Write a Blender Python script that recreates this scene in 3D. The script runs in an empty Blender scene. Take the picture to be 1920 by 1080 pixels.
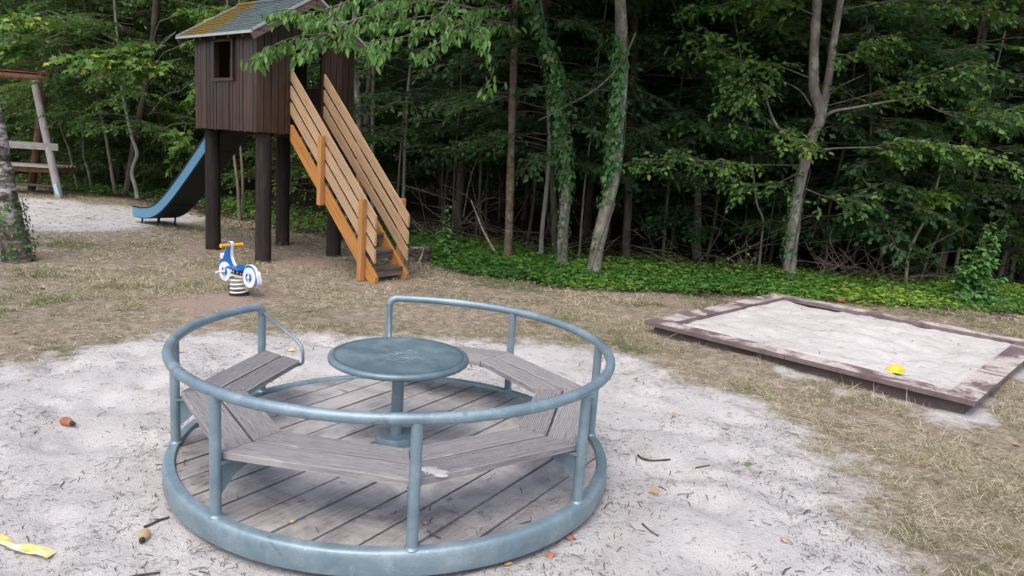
import bpy, math, random
import numpy as np
from mathutils import Vector, Matrix
R = math.radians
sc = bpy.context.scene
COL = sc.collection
# ------------------------------------------------------------------ camera
CAM_H, PITCH, ROLL, FPX = 1.688, R(10.604), R(4.0), 1360.0
cam = bpy.data.cameras.new('camera'); cam.sensor_width = 36; cam.lens = FPX / 1920 * 36
cam.clip_start = .05; cam.clip_end = 600
camo = bpy.data.objects.new('camera', cam); COL.objects.link(camo); sc.camera = camo
_c, _s = math.cos(PITCH), math.sin(PITCH)
r0, u0, fw = Vector((1, 0, 0)), Vector((0, _s, _c)), Vector((0, _c, -_s))
_c, _s = math.cos(ROLL), math.sin(ROLL)
rr, uu = r0 * _c + u0 * _s, u0 * _c - r0 * _s
camo.matrix_world = Matrix(((rr.x, uu.x, -fw.x, 0), (rr.y, uu.y, -fw.y, 0), (rr.z, uu.z, -fw.z, CAM_H), (0, 0, 0, 1)))
# ------------------------------------------------------------------ light
SUN_EL, SUN_ROT = R(60), R(200)
w = bpy.data.worlds.new('World'); sc.world = w; w.use_nodes = True
nt = w.node_tree; bg = nt.nodes['Background']
sky = nt.nodes.new('ShaderNodeTexSky'); sky.sky_type = 'NISHITA'; sky.sun_disc = False
sky.sun_elevation = SUN_EL; sky.sun_rotation = SUN_ROT; sky.air_density = 1.0; sky.dust_density = 4.5; sky.ozone_density = 1.0
nt.links.new(sky.outputs[0], bg.inputs[0]); bg.inputs[1].default_value = .15
sl = bpy.data.lights.new('sun', 'SUN'); sl.energy = .85; sl.angle = R(75); sl.color = (1, .96, .915)
so = bpy.data.objects.new('sun', sl); COL.objects.link(so)
sd = Vector((math.sin(SUN_ROT) * math.cos(SUN_EL), math.cos(SUN_ROT) * math.cos(SUN_EL), math.sin(SUN_EL)))
so.rotation_euler = sd.to_track_quat('Z', 'Y').to_euler(); so.location = sd * 40
sc.view_settings.view_transform = 'Standard'; sc.view_settings.look = 'None'
sc.view_settings.exposure = .84; sc.view_settings.gamma = 1
sc.render.engine = 'CYCLES'; sc.cycles.use_denoising = True; sc.cycles.denoising_prefilter = 'NONE'; sc.cycles.use_adaptive_sampling = False; sc.cycles.sample_clamp_indirect = 6
sc.cycles.max_bounces = 6; sc.cycles.diffuse_bounces = 3; sc.cycles.glossy_bounces = 2; sc.cycles.transmission_bounces = 3
# ------------------------------------------------------------------ pixel -> place
def ray(x, y):
    a, b = x - 960, 540 - y
    c, s = math.cos(ROLL), math.sin(ROLL)
    X, Y = (a * c - b * s) / FPX, (a * s + b * c) / FPX
    c, s = math.cos(PITCH), math.sin(PITCH)
    return Vector((X, c + Y * s, -s + Y * c))
def at(x, y, Y):
    r = ray(x, y); return Vector((0, 0, CAM_H)) + r * (Y / r.y)
def gnd(x, y, z=0.):
    r = ray(x, y); return Vector((0, 0, CAM_H)) + r * ((z - CAM_H) / r.z)
def pxm(px, Y): return px * Y / FPX          # pixels to metres at a distance
# ------------------------------------------------------------------ tagging
def tag(o, label=None, cat=None, group=None, kind=None):
    for k, v in (('label', label), ('category', cat), ('group', group), ('kind', kind)):
        if v: o[k] = v
    return o
def empty(name, loc=(0, 0, 0), rz=0., **kw):
    o = bpy.data.objects.new(name, None); COL.objects.link(o); o.location = loc; o.rotation_euler.z = rz
    o.empty_display_size = .1
    return tag(o, **kw)
def link(name, me, parent=None, mats=(), loc=None, **kw):
    o = bpy.data.objects.new(name, me); COL.objects.link(o)
    for m in mats:
        if m.name not in [q.name for q in me.materials if q]: me.materials.append(m)
    if parent: o.parent = parent
    if loc is not None: o.location = loc
    return tag(o, **kw)
# ------------------------------------------------------------------ mesh builder
class MB:
    def __init__(s): s.v = []; s.f = []; s.mi = []; s.m = 0
    def add(s, vs, fs):
        b = len(s.v); s.v += [tuple(p) for p in vs]; s.f += [[i + b for i in f] for f in fs]; s.mi += [s.m] * len(fs)
    def box(s, c, d, M=None, bev=0.):
        x, y, z = d[0] / 2, d[1] / 2, d[2] / 2
        if bev:
            poly = [(-x + bev, -y), (x - bev, -y), (x, -y + bev), (x, y - bev), (x - bev, y), (-x + bev, y), (-x, y - bev), (-x, -y + bev)]
            ins = [(px * (1 - bev / x), py * (1 - bev / y)) for px, py in poly]
            vs = [(p[0], p[1], -z) for p in ins] + [(p[0], p[1], -z + bev) for p in poly] + [(p[0], p[1], z - bev) for p in poly] + [(p[0], p[1], z) for p in ins]
            fs = [list(range(7, -1, -1)), list(range(24, 32))]
            for l in range(3):
                for i in range(8): fs.append([l * 8 + i, l * 8 + (i + 1) % 8, l * 8 + 8 + (i + 1) % 8, l * 8 + 8 + i])
        else:
            vs = [(-x, -y, -z), (x, -y, -z), (x, y, -z), (-x, y, -z), (-x, -y, z), (x, -y, z), (x, y, z), (-x, y, z)]
            fs = [(3, 2, 1, 0), (4, 5, 6, 7), (0, 1, 5, 4), (1, 2, 6, 5), (2, 3, 7, 6), (3, 0, 4, 7)]
        c = Vector(c)
        s.add([(M @ Vector(p) if M else Vector(p)) + c for p in vs], fs); return s
    def prism(s, poly, z0, z1, M=None):
        n = len(poly)
        vs = [Vector((p[0], p[1], z0)) for p in poly] + [Vector((p[0], p[1], z1)) for p in poly]
        if M: vs = [M @ p for p in vs]
        s.add(vs, [list(range(n - 1, -1, -1)), list(range(n, 2 * n))] + [[i, (i + 1) % n, n + (i + 1) % n, n + i] for i in range(n)]); return s
    def tube(s, pts, rad, n=8, cap=True, closed=False):
        pts = [Vector(p) for p in pts]; m = len(pts)
        if not hasattr(rad, '__len__'): rad = [rad] * m
        up = Vector((.013, .021, 1)); prev = None; vs = []
        for i, p in enumerate(pts):
            if closed: t = pts[(i + 1) % m] - pts[i - 1]
            else: t = pts[min(i + 1, m - 1)] - pts[max(i - 1, 0)]
            t.normalize()
            if prev is None:
                a = up if abs(t.z) < .9 else Vector((1, .02, 0))
                x = (a - t * a.dot(t)).normalized()
            else: x = (prev - t * prev.dot(t)).normalized()
            prev = x; y = t.cross(x)
            for k in range(n):
                q = 2 * math.pi * k / n; vs.append(p + (x * math.cos(q) + y * math.sin(q)) * rad[i])
        fs = []
        for i in range(m if closed else m - 1):
            j = (i + 1) % m
            for k in range(n): fs.append([i * n + k, i * n + (k + 1) % n, j * n + (k + 1) % n, j * n + k])
        if cap and not closed: fs += [list(range(n - 1, -1, -1)), list(range((m - 1) * n, m * n))]
        s.add(vs, fs); return s
    def lathe(s, prof, n=48, c=(0, 0, 0), close=False):
        m = len(prof); c = Vector(c)
        vs = [c + Vector((r * math.cos(2 * math.pi * k / n), r * math.sin(2 * math.pi * k / n), z)) for r, z in prof for k in range(n)]
        fs = [[i * n + k, i * n + (k + 1) % n, ((i + 1) % m) * n + (k + 1) % n, ((i + 1) % m) * n + k] for i in range(m if close else m - 1) for k in range(n)]
        s.add(vs, fs); return s
    def mesh(s, name, smooth=None):
        me = bpy.data.meshes.new(name); me.from_pydata(s.v, [], s.f)
        me.polygons.foreach_set('material_index', s.mi)
        me.validate()
        if smooth:
            me.polygons.foreach_set('use_smooth', [True] * len(me.polygons))
            if smooth is not True: me.set_sharp_from_angle(angle=R(smooth))
        me.update(); return me
    def build(s, name, mat, parent=None, smooth=None, **kw):
        return link(name, s.mesh(name, smooth), parent, mat if isinstance(mat, (list, tuple)) else [mat], **kw)
def catmull(pts, n=6):
    P = [np.array(p, float) for p in pts]; P = [2 * P[0] - P[1]] + P + [2 * P[-1] - P[-2]]; out = []
    for i in range(1, len(P) - 2):
        for k in range(n):
            t = k / n; a, b, c, d = P[i - 1], P[i], P[i + 1], P[i + 2]
            out.append(.5 * (2 * b + (c - a) * t + (2 * a - 5 * b + 4 * c - d) * t * t + (3 * b - a - 3 * c + d) * t ** 3))
    out.append(P[-2]); return out
# big numpy meshes
def np_mesh(name, V, counts, idx, mi=None, rnd=None):
    me = bpy.data.meshes.new(name); V = np.asarray(V, np.float32)
    counts = np.asarray(counts, np.int32); idx = np.asarray(idx, np.int32)
    me.vertices.add(len(V)); me.vertices.foreach_set('co', V.ravel())
    me.loops.add(len(idx)); me.loops.foreach_set('vertex_index', idx)
    me.polygons.add(len(counts)); st = np.concatenate([[0], np.cumsum(counts)[:-1]]).astype(np.int32)
    me.polygons.foreach_set('loop_start', st)
    if mi is not None: me.polygons.foreach_set('material_index', np.asarray(mi, np.int32))
    if rnd is not None:
        a = me.attributes.new('rnd', 'FLOAT', 'FACE'); a.data.foreach_set('value', np.asarray(rnd, np.float32))
    me.update(calc_edges=True); return me
LEAF = {   # (along, side, up) outlines, folded on the midrib
    'dia': (np.array([(0, 0, 0), (.45, -.3, .07), (1, 0, -.06), (.45, .3, .07)]), [(0, 2, 1), (0, 3, 2)]),
    'oval': (np.array([(0, 0, 0), (.22, -.22, .05), (.62, -.25, .06), (1, 0, -.08), (.62, .25, .06), (.22, .22, .05)]), [(0, 3, 2, 1), (0, 5, 4, 3)]),
    'lance': (np.array([(0, 0, 0), (.3, -.17, .05), (.68, -.16, .03), (1.05, 0, -.14), (.68, .16, .03), (.3, .17, .05)]), [(0, 3, 2, 1), (0, 5, 4, 3)]),
    'heart': (np.array([(0, 0, 0), (-.1, -.26, .04), (.3, -.42, .06), (1, 0, -.12), (.3, .42, .06), (-.1, .26, .04)]), [(0, 3, 2, 1), (0, 5, 4, 3)]),
    'maple': (np.array([(0, 0, 0), (.02, -.3, .0), (.22, -.25, .03), (.35, -.58, -.05), (.5, -.22, .03), (1, 0, -.08), (.5, .22, .03), (.35, .58, -.05), (.22, .25, .03), (.02, .3, 0)]),
              [(0, 5, 4, 2), (4, 3, 2), (0, 2, 1), (0, 8, 6, 5), (6, 8, 7), (0, 9, 8)]),
    'blade': (np.array([(0, -.02, 0), (0, .02, 0), (1, 0, 0)]), [(0, 1, 2)]),
}
def nrmz(a): return a / np.maximum(np.linalg.norm(a, axis=-1, keepdims=True), 1e-9)
class Leaves:
    def __init__(s): s.p = []; s.d = []; s.n = []; s.s = []; s.r = []; s.tw = MB()
    def add(s, p, d, n, sz, r):
        s.p.append(p); s.d.append(d); s.n.append(n); s.s.append(sz); s.r.append(r)
    def count(s): return sum(len(a) for a in s.p)
    def mesh(s, name, kind):
        T, F = LEAF[kind]
        if not s.p: s.add(np.zeros((0, 3)), np.zeros((0, 3)), np.zeros((0, 3)), np.zeros(0), np.zeros(0))
        P, D, N, S, Q = (np.concatenate(a) for a in (s.p, s.d, s.n, s.s, s.r))
        D = nrmz(D); N = nrmz(N - D * (N * D).sum(1, keepdims=True)); B = np.cross(N, D)
        k = len(T); n = len(P)
        V = P[:, None] + S[:, None, None] * (T[None, :, 0:1] * D[:, None] + T[None, :, 1:2] * B[:, None] + T[None, :, 2:3] * N[:, None])
        V = V.reshape(-1, 3)
        cnt = np.tile([len(f) for f in F], n); fl = np.concatenate([np.array(f) for f in F])
        idx = (np.arange(n)[:, None] * k + fl[None]).ravel(); rn = np.repeat(Q, len(F)); mi = np.zeros(len(cnt), int)
        if s.tw.v:
            tv = np.array(s.tw.v); tc = np.array([len(f) for f in s.tw.f]); ti = np.concatenate([np.array(f) for f in s.tw.f]) + len(V)
            V = np.concatenate([V, tv]); cnt = np.concatenate([cnt, tc]); idx = np.concatenate([idx, ti])
            rn = np.concatenate([rn, np.full(len(tc), .5)]); mi = np.concatenate([mi, np.ones(len(tc), int)])
        return np_mesh(name, V, cnt, idx, mi, rn)
UP = np.array([0, 0, 1.])
def spray(L, rng, o, d, ln, leaf, droop=.25, tone=.5, tspread=.3, space=.06, twigs=True, hang=0., jit=.45, maxside=9, tilt=0.):
    """a flat leafy branch end: main axis, alternate side twigs, alternate leaves"""
    d = d / np.linalg.norm(d); sd_ = np.cross(d, UP)
    if np.linalg.norm(sd_) < .05: sd_ = np.array([1., 0, 0])
    sd_ = sd_ / np.linalg.norm(sd_); nm = np.cross(sd_, d); o = np.asarray(o, float)
    rl = rng.uniform(-.5, .5); sd_, nm = sd_ * math.cos(rl) + nm * math.sin(rl), nm * math.cos(rl) - sd_ * math.sin(rl)
    f = lambda t: o + d * ln * t + np.array([0, 0, -droop * ln]) * t * t
    ns = max(3, min(maxside, int(ln / .11)))
    O = []; D = []; Ln = []
    for j in range(ns):
        t = .12 + .85 * (j + rng.uniform(-.3, .3)) / ns; sg = 1 if j % 2 else -1
        a = R(rng.uniform(40, 65)); dd = d * math.cos(a) + sd_ * sg * math.sin(a) + nm * rng.normal(0, .12) - UP * droop * t * .9
        O.append(f(t)); D.append(dd / np.linalg.norm(dd)); Ln.append(ln * rng.uniform(.3, .55) * (1.05 - t * .7))
    O.append(f(.5)); D.append(nrmz(f(1.) - f(.5))); Ln.append(ln * .55)
    O = np.array(O); D = np.array(D); Ln = np.array(Ln)
    if twigs:
        L.tw.tube([f(0), f(.5), f(1)], [ln * .008 + .002, ln * .005 + .001, .0012], 3, cap=False)
        for a, b, c in zip(O[:-1], D[:-1], Ln[:-1]):
            L.tw.tube([a, a + b * c * .9], [.0025, .001], 3, cap=False)
    k = np.maximum(2, (Ln / space).astype(int)); ii = np.repeat(np.arange(len(O)), k)
    tt = np.concatenate([(np.arange(q) + .6) / q for q in k]); n = len(ii)
    P = O[ii] + D[ii] * (Ln[ii] * tt)[:, None] - UP * (tt ** 2 * Ln[ii] * droop * .5)[:, None]
    sg = np.where(np.arange(n) % 2 == 0, 1., -1.); a = rng.uniform(.5, 1.0, n) * sg
    S = np.cross(np.broadcast_to(nm, D[ii].shape), D[ii])
    LD = D[ii] * np.cos(a)[:, None] + S * np.sin(a)[:, None] + rng.normal(0, .2, (n, 3)); LD[:, 2] -= hang + .15
    N = nm + rng.normal(0, jit, (n, 3))
    N = N + np.array([0, -tilt, 0])
    L.add(P, LD, N, leaf * rng.uniform(.65, 1.15, n), np.clip(tone + rng.normal(0, tspread * .5, n), 0, 1))
# ------------------------------------------------------------------ materials
def newmat(name):
    m = bpy.data.materials.new(name); m.use_nodes = True; t = m.node_tree; b = t.nodes['Principled BSDF']
    return m, t, b
def node(t, ty, ins=None, **kw):
    n = t.nodes.new(ty)
    for k, v in kw.items(): setattr(n, k, v)
    for k, v in (ins or {}).items():
        if isinstance(v, bpy.types.NodeSocket): t.links.new(v, n.inputs[k])
        else: n.inputs[k].default_value = v
    return n
def ramp(t, fac, cols, interp='LINEAR'):
    r = t.nodes.new('ShaderNodeValToRGB'); r.color_ramp.interpolation = interp; e = r.color_ramp.elements
    while len(e) < len(cols): e.new(.5)
    for q, (p, c) in zip(e, cols): q.position = p; q.color = (*c, 1) if len(c) == 3 else c
    t.links.new(fac, r.inputs[0]); return r.outputs[0]
def g3(v): return (v, v, v)
def coords(t, scale=(1, 1, 1), kind='Object'):
    tc = node(t, 'ShaderNodeTexCoord'); mp = node(t, 'ShaderNodeMapping', {'Vector': tc.outputs[kind], 'Scale': scale}); return mp.outputs[0]
def noise(t, vec, scale, detail=6, rough=.6, dist=0.):
    return node(t, 'ShaderNodeTexNoise', {'Vector': vec, 'Scale': scale, 'Detail': detail, 'Roughness': rough, 'Distortion': dist}).outputs[0]
def mix(t, fac, a, b, mode='MIX'):
    n = t.nodes.new('ShaderNodeMix'); n.data_type = 'RGBA'; n.blend_type = mode
    for k, v in ((0, fac), (6, a), (7, b)):
        if isinstance(v, bpy.types.NodeSocket): t.links.new(v, n.inputs[k])
        else: n.inputs[k].default_value = v if k == 0 else ((*v, 1) if len(v) == 3 else v)
    return n.outputs[2]
def math_(t, op, a, b=0., clamp=False):
    n = t.nodes.new('ShaderNodeMath'); n.operation = op; n.use_clamp = clamp
    for k, v in ((0, a), (1, b)):
        if isinstance(v, bpy.types.NodeSocket): t.links.new(v, n.inputs[k])
        else: n.inputs[k].default_value = v
    return n.outputs[0]
def bump(t, b, h, strength=.3, dist=.01):
    n = node(t, 'ShaderNodeBump', {'Height': h, 'Strength': strength, 'Distance': dist}); t.links.new(n.outputs[0], b.inputs['Normal']); return n
def setb(t, b, col=None, rough=.8, spec=.3, metal=0.):
    if col is not None:
        if isinstance(col, bpy.types.NodeSocket): t.links.new(col, b.inputs['Base Color'])
        else: b.inputs['Base Color'].default_value = (*col, 1)
    if isinstance(rough, bpy.types.NodeSocket): t.links.new(rough, b.inputs['Roughness'])
    else: b.inputs['Roughness'].default_value = rough
    b.inputs['Specular IOR Level'].default_value = spec; b.inputs['Metallic'].default_value = metal
def vary(t, col, lo=.75, hi=1.2):
    oi = node(t, 'ShaderNodeObjectInfo'); mr = node(t, 'ShaderNodeMapRange', {'Value': oi.outputs['Random'], 'To Min': lo, 'To Max': hi})
    hs = node(t, 'ShaderNodeHueSaturation', {'Color': col, 'Value': mr.outputs[0]}); return hs.outputs[0]
def stripes(name, cols, scale, stretch, rough=.8, spec=.25, bstr=.3, bdist=.004, var=(.75, 1.2), extra=None, detail=8):
    m, t, b = newmat(name); v = coords(t, stretch); n = noise(t, v, scale, detail, .65)
    oi = node(t, 'ShaderNodeObjectInfo')
    c = ramp(t, n, cols); c = vary(t, c, *var)
    if extra: c = extra(t, c)
    setb(t, b, c, rough, spec); bump(t, b, n, bstr, bdist); return m
def leafmat(name, cols, trans=.3, rough=.5):
    m, t, b = newmat(name); a = node(t, 'ShaderNodeAttribute', attribute_name='rnd'); c = ramp(t, a.outputs['Fac'], cols)
    setb(t, b, c, rough, .25)
    tr = node(t, 'ShaderNodeBsdfTranslucent'); c2 = mix(t, .6, c, (.2, .35, .03)); t.links.new(c2, tr.inputs[0])
    ms = node(t, 'ShaderNodeMixShader', {0: trans}); t.links.new(b.outputs[0], ms.inputs[1]); t.links.new(tr.outputs[0], ms.inputs[2])
    t.links.new(ms.outputs[0], t.nodes['Material Output'].inputs[0]); return m
M = {}
M['leaf'] = leafmat('leaf_green', [(0, (.018, .05, .016)), (.45, (.04, .105, .026)), (.8, (.085, .17, .032)), (1, (.2, .24, .04))])
M['leaf_lit_edge'] = leafmat('leaf_lit_edge', [(0, (.03, .085, .02)), (.45, (.055, .15, .032)), (.75, (.105, .225, .045)), (1, (.22, .3, .055))])  # lighter leaf green: the bright light on the forked tree's foliage painted in
M['leaf_mid'] = leafmat('leaf_mid', [(0, (.03, .075, .02)), (.45, (.07, .155, .04)), (.8, (.125, .215, .045)), (1, (.26, .28, .055))], .4)  # leaf green brightened to paint in the stronger light of the left wood
M['leaf_autumn'] = leafmat('leaf_autumn', [(0, (.09, .09, .03)), (.5, (.2, .14, .05)), (1, (.3, .13, .06))])
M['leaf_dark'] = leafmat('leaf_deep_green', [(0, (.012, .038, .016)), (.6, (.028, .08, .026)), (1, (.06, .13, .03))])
M['leaf_bright'] = leafmat('leaf_bright_green', [(0, (.05, .13, .03)), (.5, (.09, .2, .04)), (.85, (.16, .27, .05)), (1, (.35, .36, .05))])
M['leaf_cherry'] = leafmat('leaf_cherry', [(0, (.05, .14, .04)), (.5, (.10, .22, .055)), (1, (.18, .32, .095))], .35, .42)
M['leaf_ivy'] = leafmat('leaf_ivy', [(0, (.025, .085, .03)), (.6, (.055, .155, .05)), (.92, (.10, .215, .065)), (1, (.2, .17, .05))], .15, .4)
M['leaf_cover'] = leafmat('leaf_groundcover', [(0, (.03, .095, .025)), (.45, (.075, .19, .035)), (.85, (.17, .30, .045)), (1, (.45, .42, .06))], .25, .45)
M['leaf_big'] = leafmat('leaf_shrub', [(0, (.05, .14, .055)), (.5, (.10, .24, .07)), (1, (.19, .34, .08))], .25, .45)
M['litter'] = leafmat('litter', [(0, (.045, .035, .03)), (.4, (.14, .105, .085)), (.55, (.2, .12, .07)), (.8, (.3, .17, .08)), (1, (.4, .3, .16))], .1, .8)
M['drygrass'] = leafmat('grass_blades', [(0, (.06, .10, .028)), (.22, (.15, .18, .07)), (.4, (.17, .14, .085)), (.65, (.36, .31, .205)), (.85, (.52, .46, .33)), (1, (.74, .69, .56))], .1, .75)
def twigm(name, c0, c1): return stripes(name, [(.3, c0), (.7, c1)], 14, (1, 1, .3), .9, .1, .4, .004, (.8, 1.15))
M['twig'] = twigm('twig_bark', (.06, .05, .04), (.17, .15, .125))
M['deadwood'] = twigm('dead_twigs', (.13, .1, .085), (.32, .26, .22))
M['debris'] = twigm('dark_debris', (.035, .026, .022), (.15, .12, .1))
def barkm(name, c0, c1, c2, stretch=(1, 1, .35), scale=9, lich=None):
    def ex(t, c):
        if lich:
            n2 = noise(t, coords(t, (1, 1, .8)), 6, 5, .7); f = ramp(t, n2, [(.52, g3(0)), (.6, g3(1))]); c = mix(t, f, c, lich)
        return c
    return stripes(name, [(.28, c0), (.5, c1), (.75, c2)], scale, stretch, .9, .15, .7, .012, (.85, 1.15), ex)
M['bark_grey'] = barkm('bark_grey', (.075, .066, .058), (.165, .15, .13), (.27, .245, .215), lich=(.27, .28, .245))
M['bark_brown'] = barkm('bark_cherry', (.06, .042, .033), (.13, .095, .075), (.22, .17, .13), (1, 1, 3.), 7, (.2, .17, .11))
M['bark_dark'] = barkm('bark_dark', (.045, .036, .03), (.09, .075, .062), (.15, .125, .1))
M['bark_pale'] = barkm('bark_pale_green', (.14, .15, .13), (.24, .25, .22), (.34, .34, .3))
M['bark_tan'] = barkm('bark_tan', (.1, .085, .065), (.2, .17, .13), (.28, .24, .18))
# ------------------------------------------------------------------ noise in numpy
def vnoise(x, y, seed=0):
    xi, yi = np.floor(x).astype(np.int64), np.floor(y).astype(np.int64); fx, fy = x - xi, y - yi
    fx = fx * fx * (3 - 2 * fx); fy = fy * fy * (3 - 2 * fy)
    def h(a, b):
        n = (a * 374761393 + b * 668265263 + seed * 974634777) & 0x7fffffff
        n = ((n ^ (n >> 13)) * 1274126177) & 0x7fffffff
        return ((n ^ (n >> 16)) & 0xffff) / 65535.
    return (h(xi, yi) * (1 - fx) + h(xi + 1, yi) * fx) * (1 - fy) + (h(xi, yi + 1) * (1 - fx) + h(xi + 1, yi + 1) * fx) * fy
def fbm(x, y, sc_, oc=4, seed=0):
    r = 0; a = .5
    for i in range(oc): r = r + a * vnoise(x * sc_, y * sc_, seed + i); sc_ *= 2.03; a *= .5
    return r
def sdf(x, y, poly):
    """signed distance, positive inside"""
    P = np.array(poly, float); d = np.full(x.shape, 1e9); ins = np.zeros(x.shape, bool)
    for i in range(len(P)):
        a, b = P[i - 1], P[i]; e = b - a
        t = np.clip(((x - a[0]) * e[0] + (y - a[1]) * e[1]) / (e @ e), 0, 1)
        d = np.minimum(d, np.hypot(x - a[0] - t * e[0], y - a[1] - t * e[1]))
        c = (a[1] > y) != (b[1] > y)
        with np.errstate(divide='ignore', invalid='ignore'):
            ins ^= c & (x < (b[0] - a[0]) * (y - a[1]) / (b[1] - a[1]) + a[0])
    return np.where(ins, d, -d)
# ------------------------------------------------------------------ ground
CX, CY = -.5694, 3.697
SBL = Vector((1.33, 7.0)); SBU = Vector((math.cos(R(-43)), math.sin(R(-43)))); SBV = Vector((math.cos(R(47)), math.sin(R(47))))
SBLU, SBLV = 2.85, 3.0
def sb(u, v): return SBL + SBU * u + SBV * v
SAND = [(-4.2, 4.3), (-3.45, 4.73), (-3.2, 5.15), (-2.79, 5.72), (-1.65, 6.2), (-.26, 6.42), (.7, 6.38), (1.1, 6.15), (1.56, 5.49), (1.97, 4.76), (2.04, 4.01), (1.91, 3.31), (1.8, 2.8), (1.5, 1.9), (.6, 1.0), (-1, .5), (-3, .8), (-4.5, 2.2)]
SAND2 = [(-13.5, 15.6), (-10.5, 15.5), (-8.8, 15.6), (-8.0, 15.4), (-6.1, 13.9), (-5.7, 12.9), (-6.2, 12.1), (-6.75, 11.6), (-7.6, 11.35), (-9, 11.6), (-13.5, 12.6)]
EDGE = [(-40, 24), (-13, 18.2), (-9, 16.7), (-6.4, 15.0), (-4.4, 13.2), (-2.6, 12.0), (-1.2, 10.6), (-.5, 9.75), (.6, 9.35), (1.8, 9.55), (4, 9.75), (6.8, 9.75), (9, 9.9), (40, 12), (40, 120), (-40, 120)]
def masks(x, y):
    n1 = fbm(x, y, 1.7, 4, 3); n2 = fbm(x, y, .8, 4, 11)
    s1 = np.clip((sdf(x, y, SAND) + (n1 - .47) * .8 + (fbm(x, y, 7, 3, 17) - .45) * .35) / .55 + .5, 0, 1)
    s2 = np.clip((sdf(x, y, SAND2) + (n2 - .47) * 1.6) / .5 + .5, 0, 1)
    q = np.stack([x - SBL.x, y - SBL.y]); u = q[0] * SBU.x + q[1] * SBU.y; v = q[0] * SBV.x + q[1] * SBV.y
    db = np.hypot(np.maximum(np.maximum(-u, u - SBLU), 0), np.maximum(np.maximum(-v, v - SBLV), 0))   # sand spilt round the box
    fr = ((v < .3) & (u > .4)) | (u > SBLU - .1)
    s3 = np.clip((.26 - db + (n1 - .5) * 1.3 + (fbm(x, y, 6, 3, 18) - .45) * .4) / .35, 0, 1) * fr * .8
    sand = np.maximum(np.maximum(s1, s2), s3)
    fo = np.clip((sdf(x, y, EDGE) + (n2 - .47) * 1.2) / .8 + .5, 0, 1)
    dirt = np.zeros_like(x)
    for px, py, rad in ((-2.95, 7.4, .7), (-1.45, 8.75, .55), (-3.2, 7.0, .6), (2.9, 9.2, .4), (6.2, 8.9, .7), (-3.0, 9.9, .8), (-4.5, 10.6, .6), (1.9, 8.9, .35)):
        dirt = np.maximum(dirt, np.clip(1.1 - np.hypot(x - px, (y - py) * 1.2) / rad + (n1 - .5) * 1.6, 0, 1))
    return sand, fo, dirt
_rg = np.random.default_rng(5)
dents = np.column_stack([_rg.uniform(-4.2, 2.3, 900), _rg.uniform(1.2, 6.5, 900), _rg.uniform(.05, .2, 900), _rg.uniform(-.04, .02, 900)])
def gz(x, y, sand, fo):
    z = (fbm(x, y, .7, 3, 21) - .45) * .05 + (fbm(x, y, 3.2, 3, 31) - .47) * .03 + (fbm(x, y, 9, 3, 33) - .47) * .016 * sand
    for dx, dy, r_, a in dents:
        m = (np.abs(x - dx) < 2.6 * r_) & (np.abs(y - dy) < 2.6 * r_)
        if m.any():
            q = ((x[m] - dx) ** 2 + (y[m] - dy) ** 2) / r_ ** 2; z[m] += a * (1 - .6 * q) * np.exp(-q) * sand[m]
    u = (x - SBL.x) * SBU.x + (y - SBL.y) * SBU.y; v = (x - SBL.x) * SBV.x + (y - SBL.y) * SBV.y
    z = z + .05 * np.exp(-((u - 1.1) / .75) ** 2 - (np.maximum(-.05 - v, v - .3) / .3).clip(0, 9) ** 2) * (v < .35) * (.6 + .8 * fbm(x, y, 3, 3, 77)) + .04 * np.exp(-((v - 1.2) / 1.2) ** 2) * np.exp(-((u - SBLU) / .35) ** 2)
    rc = np.hypot(x - CX, y - CY)
    z = z * (1 - .6 * np.exp(-np.maximum(rc - 1.1, 0) / .15)) - np.clip(1 - (rc - 1.0) / .25, 0, 1) * .012
    z = z - .0 * fo + np.clip(y - 13, 0, 60) * .012 * fo
    return z - .004
def axis(segs):
    out = []
    for a, b, h in segs: out += list(np.arange(a, b, h))
    out.append(segs[-1][1]); return np.array(out)
gx = axis([(-300, -60, 40), (-60, -16, 4), (-16, -5, .22), (-5, 5.2, .032), (5.2, 16, .22), (16, 60, 4), (60, 300, 40)])
gy = axis([(-120, -8, 20), (-8, 1.2, .5), (1.2, 8.0, .032), (8.0, 12, .09), (12, 20, .2), (20, 60, 4), (60, 300, 40)])
X, Y = np.meshgrid(gx, gy); x, y = X.ravel(), Y.ravel()
sa, fo, di = masks(x, y); Z = gz(x, y, sa, fo)
ny, nx = X.shape; i = (np.arange(ny - 1)[:, None] * nx + np.arange(nx - 1)[None]).ravel()
quad = np.stack([i, i + 1, i + nx + 1, i + nx], 1)
gm = np_mesh('ground', np.stack([x, y, Z], 1), np.full(len(quad), 4), quad.ravel())
for nm, arr in (('sand', sa), ('forest', fo), ('dirt', di)):
    a = gm.attributes.new(nm, 'FLOAT', 'POINT'); a.data.foreach_set('value', arr.astype(np.float32))
gm.polygons.foreach_set('use_smooth', np.ones(len(quad), bool))
def ground_z(px, py):
    px, py = np.atleast_1d(np.asarray(px, float)), np.atleast_1d(np.asarray(py, float)); s_, f_, d_ = masks(px, py); return gz(px, py, s_, f_)
def gpos(x_, y_): return Vector((x_, y_, float(ground_z(x_, y_)[0])))
def sandcol(t, v):
    n = noise(t, v, 2.2, 8, .6); n2 = noise(t, v, 160, 3, .7); n3 = noise(t, v, 14, 6, .7)
    c = ramp(t, n, [(.3, (.43, .418, .412)), (.55, (.52, .506, .50)), (.75, (.585, .572, .565))])
    c = mix(t, ramp(t, n2, [(.35, g3(.42)), (.6, g3(0))]), c, (.28, .262, .255))
    c = mix(t, ramp(t, n3, [(.56, g3(0)), (.72, g3(.5))]), c, (.35, .33, .32)); return c, n2, n3
m, t, b = newmat('ground_sand_and_grass')
v = coords(t); A = lambda k: node(t, 'ShaderNodeAttribute', attribute_name=k).outputs['Fac']
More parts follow.
